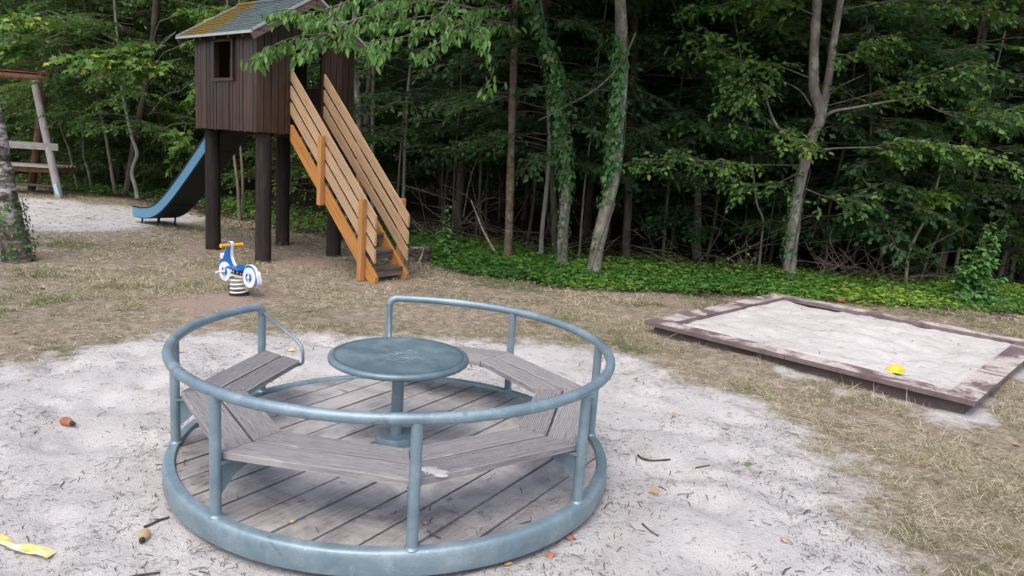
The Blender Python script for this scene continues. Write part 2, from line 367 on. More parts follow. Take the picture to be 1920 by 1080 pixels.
sc_c, n2, n3 = sandcol(t, v)
na = noise(t, v, 1.1, 6, .65); nb = noise(t, v, 60, 5, .75); nc = noise(t, v, 9, 5, .7)
gcol = ramp(t, nb, [(.3, (.06, .048, .035)), (.5, (.19, .155, .115)), (.7, (.38, .33, .26))])
gcol = mix(t, ramp(t, na, [(.45, g3(0)), (.65, g3(.4))]), gcol, (.15, .155, .075))
gcol = mix(t, ramp(t, nc, [(.42, g3(0)), (.66, g3(.75))]), gcol, (.40, .335, .285))
dcol = ramp(t, nb, [(.25, (.16, .115, .09)), (.55, (.30, .235, .2)), (.8, (.4, .33, .29))])
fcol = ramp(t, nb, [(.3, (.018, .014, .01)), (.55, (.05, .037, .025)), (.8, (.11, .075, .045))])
nd = noise(t, v, 26, 5, .75)
soft = lambda k, sp: ramp(t, math_(t, 'ADD', A(k), math_(t, 'MULTIPLY', math_(t, 'SUBTRACT', math_(t, 'ADD', math_(t, 'MULTIPLY', nc, .5), math_(t, 'MULTIPLY', nd, .5)), .5), sp * 1.5)), [(.22, g3(0)), (.78, g3(1))])
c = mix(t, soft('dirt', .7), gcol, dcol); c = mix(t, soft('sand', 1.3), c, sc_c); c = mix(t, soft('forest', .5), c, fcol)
setb(t, b, c, .95, .1)
h = math_(t, 'ADD', math_(t, 'MULTIPLY', nb, .6), math_(t, 'ADD', math_(t, 'MULTIPLY', n3, 1.2), math_(t, 'MULTIPLY', n2, .35))); bump(t, b, h, .75, .018)
M['ground'] = m
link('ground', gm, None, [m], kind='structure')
m, t, b = newmat('box_sand'); v = coords(t); c, n2, n3 = sandcol(t, v); setb(t, b, c, .95, .1); bump(t, b, math_(t, 'ADD', math_(t, 'MULTIPLY', n3, 1.2), math_(t, 'MULTIPLY', n2, .35)), .5, .012); M['sand'] = m

# ==================================================================== CAROUSEL
def steelm(name, c0, c1, c2, scuff=False):
    m, t, b = newmat(name); v = coords(t); n = noise(t, v, 5, 8, .65, .4); n2 = noise(t, v, 38, 4, .6); n3 = noise(t, coords(t, (1, 1, .3)), 17, 6, .75)
    c = ramp(t, n, [(.3, c0), (.52, c1), (.72, c2)])
    c = mix(t, ramp(t, n3, [(.6, g3(0)), (.74, g3(.55))]), c, (.42, .48, .51))
    c = mix(t, ramp(t, n2, [(.3, g3(.35)), (.45, g3(0))]), c, (.14, .17, .18))
    c = mix(t, ramp(t, noise(t, coords(t, (1, 1, 1)), 9, 7, .75, 1.2), [(.60, g3(0)), (.67, g3(.6))]), c, (.075, .10, .115))
    fl = noise(t, v, 130, 2, .5); c = mix(t, mix(t, 1., ramp(t, fl, [(.66, g3(0)), (.72, g3(.7))]), ramp(t, n, [(.45, g3(0)), (.6, g3(1))]), 'MULTIPLY'), c, (.6, .62, .62))
    if scuff:
        ln = node(t, 'ShaderNodeVectorMath', {0: node(t, 'ShaderNodeMapping', {'Vector': node(t, 'ShaderNodeTexCoord').outputs['Object'], 'Scale': (1, 1, 0)}).outputs[0]}, operation='LENGTH').outputs['Value']
        sf = mix(t, 1., ramp(t, noise(t, coords(t, (1, 2.2, 1)), 13, 6, .7, 1.5), [(.52, g3(0)), (.6, g3(.8))]), ramp(t, ln, [(.05, g3(1)), (.2, g3(0))]), 'MULTIPLY'); c = mix(t, sf, c, (.45, .52, .54))
        c = mix(t, ramp(t, ln, [(.330, g3(0)), (.337, g3(.7)), (.344, g3(0))]), c, (.03, .04, .045))
    setb(t, b, c, ramp(t, n, [(.3, g3(.3)), (.7, g3(.5))]), .5, .3); bump(t, b, n2, .08, .003); return m
M['steel'] = steelm('galvanised_steel', (.145, .212, .258), (.20, .28, .328), (.29, .365, .41))
M['steel_dark'] = steelm('worn_table_steel', (.095, .15, .18), (.14, .21, .245), (.22, .30, .335), True)
M['black'] = stripes('black_gap', [(.3, (.01, .01, .01)), (.7, (.025, .022, .02))], 8, (1, 1, 1), .9, .1)
def decking():
    m, t, b = newmat('grey_decking'); v = coords(t, (.6, 9, 3)); n = noise(t, v, 5, 8, .7)
    tc = node(t, 'ShaderNodeTexCoord'); sep = node(t, 'ShaderNodeSeparateXYZ', {0: tc.outputs['Object']})
    rib = math_(t, 'SINE', math_(t, 'MULTIPLY', sep.outputs[1], 2 * math.pi / .0085))
    c = ramp(t, n, [(.3, (.20, .193, .196)), (.52, (.305, .295, .298)), (.75, (.39, .38, .382))]); c = vary(t, c, .85, 1.12)
    gcv = node(t, 'ShaderNodeNewGeometry').outputs['Position']
    st = noise(t, gcv, 4.2, 4, .55); c = mix(t, ramp(t, st, [(.58, g3(0)), (.72, g3(.55))]), c, (.12, .105, .10))      # damp stains
    du = noise(t, gcv, 3.1, 7, .68, .6); f = ramp(t, du, [(.42, g3(0)), (.58, g3(.75))]); c = mix(t, f, c, (.42, .405, .40))   # sand dust
    ri = ramp(t, rib, [(.0, g3(.55)), (.6, g3(1))]); c = mix(t, math_(t, 'SUBTRACT', .6, math_(t, 'MULTIPLY', f, .55)), c, mix(t, 1., c, ri, 'MULTIPLY'))
    setb(t, b, c, .9, .15); bump(t, b, math_(t, 'ADD', math_(t, 'MULTIPLY', rib, .5), n), .35, .003); return m
M['deck'] = decking()
def boardm(name, c0, c1, c2, c3):
    def ex(t, c):
        n2 = noise(t, coords(t, (1, 2, 2)), 9, 6, .7); return mix(t, ramp(t, n2, [(.58, g3(0)), (.75, g3(.6))]), c, c3)
    return stripes(name, [(.28, c0), (.5, c1), (.76, c2)], 22, (.35, 7, 4), .9, .12, .5, .002, (.88, 1.12), ex, 10)
M['bench'] = boardm('weathered_bench', (.15, .143, .145), (.265, .257, .26), (.36, .35, .352), (.47, .46, .455))
car = empty('carousel', (CX, CY, 0), label='round steel carousel with ring handrail, grey board benches and a centre table, standing in sand', cat='carousel')
PH0 = R(147.87); PR = 1.105; ZT = .13; ZRAIL = .666
MB().lathe([(1.083, .08), (1.083, .124), (1.088, .13), (1.118, .13), (1.130, .127), (1.137, .118), (1.1395, .1), (1.1395, .034), (1.135, .022), (1.09, .02), (1.085, .05)], 160, close=True).build('rim', M['steel'], car, 40)
MB().lathe([(1.08, .045), (1.08, .07), (.001, .07)], 64).lathe([(.001, -.06), (.42, -.06), (.42, .045), (1.08, .045)], 64).build('turntable_plate', M['black'], car)
pd = R(57.5); pu = Vector((math.cos(pd), math.sin(pd), 0)); pv = Vector((-math.sin(pd), math.cos(pd), 0)); pitch = .1672; gap = .0135; RD = 1.081
k0 = -8
for k in range(-8, 9):
    v0, v1 = .072 + k * pitch + gap / 2, .072 + (k + 1) * pitch - gap / 2
    v0, v1 = max(v0, -RD + .004), min(v1, RD - .004)
    if v1 - v0 < .02: continue
    vc = (v0 + v1) / 2; ys = np.linspace(v0, v1, 7)
    xr = [math.sqrt(max(RD * RD - q * q, 1e-4)) for q in ys]
    poly = [(a, q - vc) for a, q in zip(xr, ys)] + [(-a, q - vc) for a, q in zip(xr[::-1], ys[::-1])]
    poly = poly[::1]
    o = MB().prism(poly, .078, .112 + .0015 * math.sin(k * 2.3)).build('deck_plank', M['deck'], car)
    o.matrix_local = Matrix.Translation(pv * vc) @ Matrix.Rotation(pd, 4, 'Z')
for k in range(8):
    a = PH0 + k * math.pi / 4; p = Vector((math.cos(a) * PR, math.sin(a) * PR, 0))
    top = ZRAIL - .05 if k in (0, 7) else ZRAIL - .012
    o = MB().tube([(0, 0, ZT - .004), (0, 0, top)], .0235, 20).lathe([(.0238, ZT + .009), (.027, ZT + .004), (.032, ZT - .001)], 20).build('post', M['steel'], car, 40, loc=p)
    # welded gusset that carries the seat
    q = MB(); Ma = Matrix.Rotation(a, 3, 'Z')
    q.box(Ma @ Vector((-.165, 0, .3595)), (.31, .05, .008), Ma)
    tri = [(-.022, .355), (-.26, .355), (-.26, .343), (-.10, .29), (-.022, .215)]
    vs = [Ma @ Vector((r_, s_ * .004, z_)) for s_ in (-1, 1) for r_, z_ in tri]
    q.add(vs, [[4, 3, 2, 1, 0], [5, 6, 7, 8, 9]] + [[j, (j + 1) % 5, 5 + (j + 1) % 5, 5 + j] for j in range(5)])
    q.build('bracket', M['steel'], car, loc=p)
path = []
for e in range(0, 7): q = math.pi / 2 * e / 6; path.append((PH0 + .05 / PR * (1 - math.cos(q)), ZRAIL - .05 + .05 * math.sin(q)))
n = 150; a0, a1 = PH0 + .05 / PR, PH0 + 7 * math.pi / 4 - .05 / PR
path += [(a0 + (a1 - a0) * j / n, ZRAIL) for j in range(1, n)]
for e in range(6, -1, -1): q = math.pi / 2 * e / 6; path.append((PH0 + 7 * math.pi / 4 - .05 / PR * (1 - math.cos(q)), ZRAIL - .05 + .05 * math.sin(q)))
MB().tube([(math.cos(a) * PR, math.sin(a) * PR, z) for a, z in path], .0245, 20).build('handrail', M['steel'], car, True)
for k in (0, 7):
    a = PH0 + k * math.pi / 4; e = Vector((math.cos(a), math.sin(a), 0)); tn = Vector((-math.sin(a), math.cos(a), 0)) * (-.012 if k == 0 else .012)
    P3 = [e * 1.09 + Vector((0, 0, .628)), e * .80 + Vector((0, 0, .505)), e * .762 + Vector((0, 0, .478)), e * .752 + Vector((0, 0, .45)), e * .752 + Vector((0, 0, .385)), e * .78 + Vector((0, 0, .366))]
    MB().tube([p + tn * (0 if j == 0 else 1) for j, p in enumerate(P3)], .0095, 10).build('arm_rod', M['steel'], car, True)
C8 = math.cos(R(22.5)); T8 = math.tan(R(22.5)); AO, AI = 1.076 * C8, .765 * C8; bw = (AO - AI - .013) / 2; rg = random.Random(4)
for k in range(7):
    am = PH0 + (k + .5) * math.pi / 4
    for j in range(2):
        y0 = AI + j * (bw + .013); y1 = y0 + bw; ac = (y0 + y1) / 2; nr = 13
        prof = [(y0, .370), (y0, .3965)]
        for r_ in range(nr):
            f0 = y0 + .004 + (bw - .008) * r_ / nr; ww = (bw - .008) / nr
            prof += [(f0 + ww * .06, .4), (f0 + ww * .5, .4), (f0 + ww * .6, .3958), (f0 + ww * .96, .3958)]
        prof += [(y1 - .004, .4), (y1, .3965), (y1, .370)]
        q = MB(); m_ = len(prof); c_ = .003
        nseg = 1; vs = []
        for sg in (-1, 1): vs += [(sg * (p[0] * T8 - c_), p[0] - ac, p[1]) for p in prof]
        fs = [[i, (i + 1) % m_, m_ + (i + 1) % m_, m_ + i] for i in range(m_)] + [list(range(m_ - 1, -1, -1)), list(range(m_, 2 * m_))]
        q.add(vs, fs)
        for sg in (-1, 1):      # screw heads
            for dy in (-.035, .035): q.lathe([(.007, .4005), (.006, .4025), (.0005, .403)], 10, (sg * (ac * T8 - .05), dy, 0))
        o = q.build('bench_board', M['bench'], car)
        o.matrix_local = Matrix.Rotation(am - math.pi / 2, 4, 'Z') @ Matrix.Translation((0, ac, rg.uniform(-.0015, .0015)))
tt = MB().lathe([(.001, .5975), (.338, .5975), (.346, .5985), (.356, .5975), (.365, .592), (.3695, .582), (.368, .572), (.36, .566), (.33, .563), (.05, .563)], 96).build('table_top', M['steel_dark'], car, 35)
MB().tube([(0, 0, .15), (0, 0, .565)], .032, 28).build('table_column', M['steel'], car, 40)
MB().lathe([(.001, .157), (.098, .157), (.106, .154), (.109, .148), (.109, .118), (.112, .117), (.112, .111)], 48).build('table_base', M['steel'], car, 35)
# heap of sand on the bench by the front post
def mound(name, c, r_, h_, parent, mat, seed, **kw):
    rn = np.random.default_rng(seed); q = MB(); n_ = 22; rings = 6; vs = []
    for i_ in range(rings + 1):
        for k_ in range(n_):
            a_ = 2 * math.pi * k_ / n_; rad = r_ * (i_ / rings) * (1 + .25 * math.sin(a_ * 2 + seed) + .16 * math.sin(a_ * 5) + .1 * math.sin(a_ * 9 + 1)); zz = h_ * (1 - (i_ / rings) ** 1.4) + rn.normal(0, h_ * .06)
            vs.append((rad * math.cos(a_), rad * math.sin(a_) * .7, zz if i_ < rings else -.002))
    q.add(vs, [[i_ * n_ + k_, (i_ + 1) * n_ + k_, (i_ + 1) * n_ + (k_ + 1) % n_, i_ * n_ + (k_ + 1) % n_] for i_ in range(rings) for k_ in range(n_)])
    return q.build(name, mat, parent, True, loc=c, **kw)
pa = PH0 + 3 * math.pi / 4 + .085
mound('sand_heap', (CX + 1.0 * math.cos(pa), CY + 1.0 * math.sin(pa), .3995), .06, .009, None, M['sand'], 3, label='small heap of pale sand lying on the carousel bench beside the front post', cat='sand', kind='stuff')

# ==================================================================== SANDBOX
def sboard():
    m, t, b = newmat('plum_recycled_board'); v = coords(t); n = noise(t, v, 7, 6, .6)
    c = ramp(t, n, [(.3, (.11, .075, .082)), (.6, (.155, .11, .118)), (.8, (.20, .15, .158))])
    gn = node(t, 'ShaderNodeNewGeometry'); sp = node(t, 'ShaderNodeSeparateXYZ', {0: gn.outputs['Normal']})
    d1 = noise(t, coords(t, (1, 1, 1)), 2.3, 8, .72, .7); f = ramp(t, d1, [(.46, g3(0)), (.56, g3(1))])
    f = mix(t, 1., f, ramp(t, sp.outputs[2], [(.5, g3(.12)), (.9, g3(1))]), 'MULTIPLY')      # sand lies on the top faces
    d2 = noise(t, v, 40, 4, .7); f = mix(t, 1., f, ramp(t, d2, [(.3, g3(.4)), (.6, g3(1))]), 'MULTIPLY')
    c = mix(t, f, c, (.52, .475, .45)); setb(t, b, c, .75, .3); bump(t, b, d2, .15, .004); return m
M['plum'] = sboard()
M['plumwall'] = stripes('plum_wall', [(.3, (.075, .06, .058)), (.7, (.15, .12, .115))], 6, (1, 1, 1), .85, .2)
SBZ = .145; BW = .205; BT = .04
ctr = sb(SBLU / 2, SBLV / 2)
box = empty('sandbox', (ctr.x, ctr.y, 0), R(-43), label='square sandbox edged with wide plum brown boards, right of the carousel', cat='sandbox')
hu, hv = SBLU / 2, SBLV / 2
def capboard(poly):
    q = MB(); n_ = len(poly); cx_ = sum(p[0] for p in poly) / n_; cy_ = sum(p[1] for p in poly) / n_; e = .004
    def inset(p):
        d = Vector((p[0] - cx_, p[1] - cy_)); return (p[0] - d.x / max(d.length, .01) * e, p[1] - d.y / max(d.length, .01) * e)
    top = [inset(p) for p in poly]
    vs = [(p[0], p[1], SBZ - BT) for p in poly] + [(p[0], p[1], SBZ - e) for p in poly] + [(p[0], p[1], SBZ) for p in top]
    fs = [list(range(n_ - 1, -1, -1)), list(range(2 * n_, 3 * n_))] + [[l * n_ + i, l * n_ + (i + 1) % n_, (l + 1) * n_ + (i + 1) % n_, (l + 1) * n_ + i] for l in range(2) for i in range(n_)]
    q.add(vs, fs); return q.build('edge_board', M['plum'], box)
g_ = .0025
for s_ in (-1, 1):
    a_, b_ = s_ * hv, s_ * (hv - BW)
    P1 = [(-hu + g_, a_), (-g_, a_), (-g_, b_), (-hu + BW + g_, b_)]; P2 = [(g_, a_), (hu - g_, a_), (hu - BW - g_, b_), (g_, b_)]
    for P_ in (P1, P2): capboard(P_ if s_ < 0 else P_[::-1])
    a_, b_ = s_ * hu, s_ * (hu - BW)
    P_ = [(a_, hv - g_), (a_, -hv + g_), (b_, -hv + BW + g_), (b_, hv - BW - g_)]
    capboard(P_ if s_ < 0 else P_[::-1])
wi = .075; wt = .05
for s_ in (-1, 1):
    MB().box((0, s_ * (hv - wi - wt / 2), .045), (2 * (hu - wi), wt, .134)).build('side_wall', M['plumwall'], box)
    MB().box((s_ * (hu - wi - wt / 2), 0, .045), (wt, 2 * (hv - wi - wt), .1335)).build('side_wall', M['plumwall'], box)
n_ = 90; xs = np.linspace(-hu + wi + wt, hu - wi - wt, n_); ys = np.linspace(-hv + wi + wt, hv - wi - wt, n_); XX, YY = np.meshgrid(xs, ys); xx, yy = XX.ravel(), YY.ravel()
zz = .105 + (fbm(xx, yy, 1.2, 4, 50) - .47) * .13 + (fbm(xx, yy, 5, 4, 57) - .45) * .085
ed = np.minimum(np.minimum(xx - xs[0], xs[-1] - xx), np.minimum(yy - ys[0], ys[-1] - yy))
zz = np.where(ed < .12, np.minimum(zz, .108), np.minimum(zz, .15))
zz = zz + np.clip(.35 - np.abs(yy + hv - .3), 0, .35) * .05 * (ed > .11)
i = (np.arange(n_ - 1)[:, None] * n_ + np.arange(n_ - 1)[None]).ravel(); qd = np.stack([i, i + 1, i + n_ + 1, i + n_], 1)
me = np_mesh('sandbox_sand', np.stack([xx, yy, zz], 1), np.full(len(qd), 4), qd.ravel()); me.polygons.foreach_set('use_smooth', np.ones(len(qd), bool))
so_ = link('sandbox_sand', me, None, [M['sand']], loc=(ctr.x, ctr.y, 0), label='loose pale sand filling the plum edged sandbox', cat='sand', kind='stuff'); so_.rotation_euler.z = R(-43)
def solid(name, col, rough=.4, spec=.4):
    m, t, b = newmat(name); n = noise(t, coords(t), 12, 5, .6)
    c = ramp(t, n, [(.3, tuple(v_ * .86 for v_ in col)), (.7, col)]); setb(t, b, c, rough, spec); bump(t, b, n, .05, .003); return m
M['yellow'] = solid('yellow_plastic', (.66, .54, .03)); M['teal'] = solid('teal_plastic', (.02, .35, .33))
p = gnd(1679, 693, .13)
toy = empty('sand_toy', (p.x, p.y, .125), R(20), label='yellow plastic sand mould half buried in the sandbox', cat='toy')
q = MB(); pr_ = [(.001, .048), (.022, .046), (.045, .036), (.06, .018), (.066, -.01)]; n_ = 28
vs = [(r_ * (1.25 + .09 * math.cos(7 * 2 * math.pi * k / n_) * (i_ > 0)) * math.cos(2 * math.pi * k / n_), r_ * (.75 + .09 * math.cos(7 * 2 * math.pi * k / n_) * (i_ > 0)) * math.sin(2 * math.pi * k / n_), z_) for i_, (r_, z_) in enumerate(pr_) for k in range(n_)]
q.add(vs, [[i_ * n_ + k, (i_ + 1) * n_ + k, (i_ + 1) * n_ + (k + 1) % n_, i_ * n_ + (k + 1) % n_] for i_ in range(4) for k in range(n_)])
q.build('shell', M['yellow'], toy, True)
MB().lathe([(.066, -.01), (.074, -.008), (.074, -.003), (.062, .0)], 28).build('toy_rim', M['yellow'], toy, True)
p = gnd(1409, 633, .11); MB().tube([(-.02, 0, .004), (.0, .004, .012), (.022, .002, .005)], [.006, .011, .005], 8).build('plastic_scrap', M['teal'], None, True, loc=(p.x, p.y, .112), label='tiny turquoise plastic scrap lying in the sandbox sand', cat='litter')
# ==================================================================== TREE HOUSE
HX, HY, HR = -3.54, 10.55, -.681
HL, HW, ZF, ZW = .793, .759, 1.72, 2.985
def woodm(name, c0, c1, c2, rough=.6, spec=.4, stretch=(9, 9, .5), scale=4, var=(.7, 1.3), knots=None):
    def ex(t, c):
        if knots:
            vo = node(t, 'ShaderNodeTexVoronoi', {'Vector': coords(t, knots), 'Scale': 1.}); f = ramp(t, vo.outputs['Distance'], [(.05, g3(.8)), (.12, g3(0))]); c = mix(t, f, c, (.13, .05, .018))
        return c
    return stripes(name, [(.3, c0), (.5, c1), (.72, c2)], scale, stretch, rough, spec, .4, .003, var, ex)
M['dark_plank'] = woodm('dark_brown_planks', (.017, .008, .006), (.038, .018, .012), (.072, .037, .024), .36, .6, var=(.55, 1.45))
M['dark_in'] = woodm('inside_boards', (.025, .013, .008), (.055, .027, .016), (.09, .048, .026), .7, .3)
M['dark_post'] = woodm('dark_round_post', (.013, .010, .010), (.026, .020, .018), (.046, .036, .032), .8, .25, (6, 6, .6), 5, (.85, 1.15))
M['pine_rail'] = woodm('new_pine_rail', (.33, .21, .12), (.45, .305, .185), (.53, .38, .245), .6, .3, (.45, 8, 8), 4, (.9, 1.1), (5.5, 14, 14))
M['pine_orange'] = woodm('orange_glazed_pine', (.30, .125, .032), (.42, .19, .052), (.49, .24, .075), .5, .4, (.45, 8, 8), 4, (.92, 1.08), (4, 12, 12))
M['pine_post'] = woodm('orange_glazed_post', (.31, .14, .042), (.43, .21, .068), (.50, .265, .095), .5, .4, (8, 8, .45), 4, (.92, 1.08), (12, 12, 4))
M['tread'] = woodm('worn_brown_tread', (.06, .042, .036), (.12, .088, .076), (.19, .145, .125), .85, .2, (5, .6, 5), 5)
M['trim'] = solid('pale_metal_trim', (.42, .45, .46), .35, .5)
def roofm():
    m, t, b = newmat('slate_grey_shingles'); v = coords(t); n = noise(t, v, 9, 6, .65); n2 = noise(t, v, 45, 4, .6)
    c = ramp(t, n, [(.3, (.075, .10, .105)), (.6, (.115, .15, .155)), (.8, (.155, .19, .19))])
    tc = node(t, 'ShaderNodeTexCoord'); sp = node(t, 'ShaderNodeSeparateXYZ', {0: tc.outputs['Object']})
    f = math_(t, 'ADD', math_(t, 'MULTIPLY', sp.outputs[0], -1.15), math_(t, 'ADD', math_(t, 'MULTIPLY', math_(t, 'SUBTRACT', n, .5), 1.6), math_(t, 'MULTIPLY', sp.outputs[1], -.45)))
    c = mix(t, ramp(t, f, [(.42, g3(0)), (.62, g3(.95))]), c, ramp(t, n2, [(.3, (.10, .072, .012)), (.6, (.2, .135, .02)), (.8, (.15, .15, .03))]))   # moss on the far end
    setb(t, b, c, .85, .3); bump(t, b, n2, .35, .006); return m
M['roof'] = roofm()
HC, HS = math.cos(HR), math.sin(HR)
def hw(l, w_, z=0.): return Vector((HX + l * HC - w_ * HS, HY + l * HS + w_ * HC, z))
house = empty('tree_house', (HX, HY, 0), HR, label='dark brown plank playhouse on four round posts with slide and new pine stairs', cat='playhouse')
rg = random.Random(8)
for l in (-.66, .66):
    for w_ in (-.577, .577):
        z0 = -.08
        MB().tube([(0, 0, z0), (0, 0, .4), (0, 0, 1.1), (0, 0, ZF + .04)], [.107, .104, .102, .1], 22).build('support_post', M['dark_post'], house, 40, loc=(l, w_, 0))
MB().box((0, 0, ZF + .035), (2 * HL - .05, 2 * HW - .05, .05)).build('floor', M['dark_in'], house)
for w_ in (-.45, 0, .45): MB().box((0, w_, ZF - .02), (2 * HL - .06, .07, .058)).build('floor_joist', M['dark_post'], house)
RS = .62       # roof slope
def walltop(l, w_): return ZW + RS * max(0, HW - abs(w_)) if True else ZW
def wall(name, axis_, sign, n, open_=None, gable=False, skip=None):
    """one wall of upright planks; open_ = (from, to, z0, z1)"""
    half = HL if axis_ == 'l' else HW; off = HW if axis_ == 'l' else HL
    # backing sheet inside
    wq = MB(); th = .012
    def place(s0, s1, z0, z1, zt0=None, zt1=None, d=0., t_=.02):
        zt0 = z1 if zt0 is None else zt0; zt1 = z1 if zt1 is None else zt1
        o0, o1 = sign * (off + d), sign * (off + d - t_)
        pts = []
        for o_ in (o0, o1):
            for s_, z_ in ((s0, z0), (s1, z0), (s1, zt1), (s0, zt0)): pts.append((s_, o_, z_) if axis_ == 'l' else (o_, s_, z_))
        f = [(0, 1, 2, 3), (7, 6, 5, 4), (0, 4, 5, 1), (1, 5, 6, 2), (2, 6, 7, 3), (3, 7, 4, 0)]
        return pts, f
    wid = 2 * half / n; edges = [-half + i * wid for i in range(n + 1)]
    rootq = MB()
    for (a, b_, z0, z1) in ([(-half, half, ZF + .06, ZW)] if not open_ else [(-half + .02, open_[0], ZF + .06, ZW), (open_[1], half - .02, ZF + .06, ZW), (open_[0], open_[1], open_[3], ZW)] + ([(open_[0], open_[1], ZF + .06, open_[2])] if open_[2] > ZF + .1 else [])):
        pts, f = place(a, b_, z0, z1, d=-.03, t_=.02); rootq.add(pts, f)
    base = rootq.build(name, M['dark_in'], house)
    for i in range(n):
        s0, s1 = edges[i] + .0045, edges[i + 1] - .0045
        segs = [(s0, s1, ZF, None)]
        if open_:
            a, b_, z0, z1 = open_
            if s1 > a + .004 and s0 < b_ - .004:
                segs = []
                if s0 < a: segs.append((s0, a, ZF, None))
                if s1 > b_: segs.append((b_, s1, ZF, None))
                m0, m1 = max(s0, a), min(s1, b_)
                if z0 > ZF + .02: segs.append((m0, m1, ZF, z0))
                segs.append((m0, m1, z1, None))
        for (c0, c1, z0, z1) in segs:
            if c1 - c0 < .012: continue
            q = MB(); jj = rg.uniform(-.005, .005); zb = z0 - (rg.uniform(0, .012) if z0 == ZF else 0)
            if z1 is None:
                t0, t1 = (walltop(0, c0), walltop(0, c1)) if gable else (ZW, ZW)
                if gable and c0 < 0 < c1:
                    pts, f = place(c0, 0, zb, 0, t0, walltop(0, 0), jj); q.add(pts, f); pts, f = place(0, c1, zb, 0, walltop(0, 0), t1, jj); q.add(pts, f)
                else:
                    pts, f = place(c0, c1, zb, 0, t0, t1, jj); q.add(pts, f)
            else:
                pts, f = place(c0, c1, zb, z1, d=jj); q.add(pts, f)
            # bevelled look: raised middle
            o = q.build('plank', M['dark_plank'], base)
    return base
WIN = (-.222, .222, 2.385, 2.86)
wall('window_wall', 'l', -1, 19, WIN)
wall('back_wall', 'l', 1, 19, (-.33, .06, 2.41, 2.93))
wall('gable_wall', 'w', 1, 15, (-.262, .25, ZF, 2.82), True)
wall('slide_wall', 'w', -1, 15, (-.26, .26, ZF, 2.75), True)
fr = MB(); yy_ = -HW - .012; a, b_, z0, z1 = WIN; t_ = .04
for c_, d_ in (((0, yy_, z1 + t_ / 2 - .005), (b_ - a + 2 * t_, .045, t_)), ((0, yy_, z0 - t_ / 2 + .005), (b_ - a + 2 * t_, .045, t_)), ((a - t_ / 2 + .005, yy_, (z0 + z1) / 2), (t_, .043, z1 - z0 - .012)), ((b_ + t_ / 2 - .005, yy_, (z0 + z1) / 2), (t_, .043, z1 - z0 - .012))):
    MB().box(c_, d_, bev=.004).build('window_frame', M['dark_plank'], house)
MB().box((-.135, HW + .012, 2.40), (.47, .06, .035)).build('window_sill', M['dark_plank'], house)
MB().box((0, -HW + .02, ZW - .04), (2 * HL - .09, .06, .09)).build('wall_plate', M['dark_in'], house)
MB().box((0, HW - .02, ZW - .04), (2 * HL - .09, .06, .09)).build('wall_plate', M['dark_in'], house)
# roof
OV, OE = .16, .165; zr = ZW + RS * HW + .045; ze = zr - RS * (HW + OE)
for s_ in (-1, 1):
    q = MB(); x0, x1 = -HL - OV, HL + OV
    P_ = [(x0, 0, zr), (x1, 0, zr), (x1, s_ * (HW + OE), ze), (x0, s_ * (HW + OE), ze)]
    q.add([*P_, *[(a_, b2, c_ - .022) for a_, b2, c_ in P_]], [(0, 1, 2, 3), (7, 6, 5, 4), (0, 4, 5, 1), (1, 5, 6, 2), (2, 6, 7, 3), (3, 7, 4, 0)])
    rf = q.build('roof', M['dark_in'], house)
    sh = MB(); nrow = 15; slope = math.hypot(HW + OE, zr - ze); un = Vector((0, s_ * (HW + OE), ze - zr)) / slope; nn = Vector((0, s_ * RS, 1)).normalized()
    for r_ in range(nrow):
        d0, d1 = slope * r_ / nrow - .008, slope * (r_ + 1) / nrow + .010; d0 = max(d0, 0)
        wsh = .2; xcur = x0 - .01 - (wsh / 2 if r_ % 2 else 0)
        while xcur < x1 + .01:
            xa, xb = max(xcur, x0 - .01) + .002, min(xcur + wsh, x1 + .01) - .002; xcur += wsh
            if xb - xa < .02: continue
            lo = .014 + rg.uniform(0, .004); A_ = Vector((0, 0, zr)) + un * d0 + nn * .003; B_ = Vector((0, 0, zr)) + un * d1 + nn * lo; B2 = B_ - nn * (lo - .001)
            sh.add([A_ + Vector((xa, 0, 0)), A_ + Vector((xb, 0, 0)), B_ + Vector((xb, 0, 0)), B_ + Vector((xa, 0, 0)), B2 + Vector((xb, 0, 0)), B2 + Vector((xa, 0, 0))], [(0, 3, 2, 1) if s_ > 0 else (0, 1, 2, 3), (3, 5, 4, 2) if s_ > 0 else (3, 2, 4, 5)])
    sh.build('shingles', M['roof'], rf, kind='stuff')
    MB().box((0, s_ * (HW + OE + .008), ze - .012), (x1 - x0 + .02, .014, .032)).build('eave_trim', M['trim'], rf)
    for e_ in (-1, 1):
        Mx = Matrix.Rotation(math.atan2(-s_ * RS, 1), 3, 'X')
        MB().box((e_ * (HL + OV + .006), s_ * (HW + OE) / 2, (zr + ze) / 2 + .01), (.014, slope * .997, .03), Mx).build('rake_trim', M['trim'], rf)
        MB().box((e_ * (HL + OV - .012), s_ * (HW + OE) / 2, (zr + ze) / 2 - .062), (.03, slope * .985, .09), Mx).build('barge_board', M['pine_post'] if False else M['tread'], rf)
    for l in (-.7, -.35, 0, .35, .7):
        MB().box((l, s_ * (HW + .07), ze + .02), (.045, .2, .07), Matrix.Rotation(math.atan2(-s_ * RS, 1), 3, 'X')).build('rafter_end', M['dark_in'], rf)
MB().tube([(-HL - OV - .01, 0, zr + .012), (HL + OV + .01, 0, zr + .012)], .035, 8).build('ridge_cap', M['roof'], house)
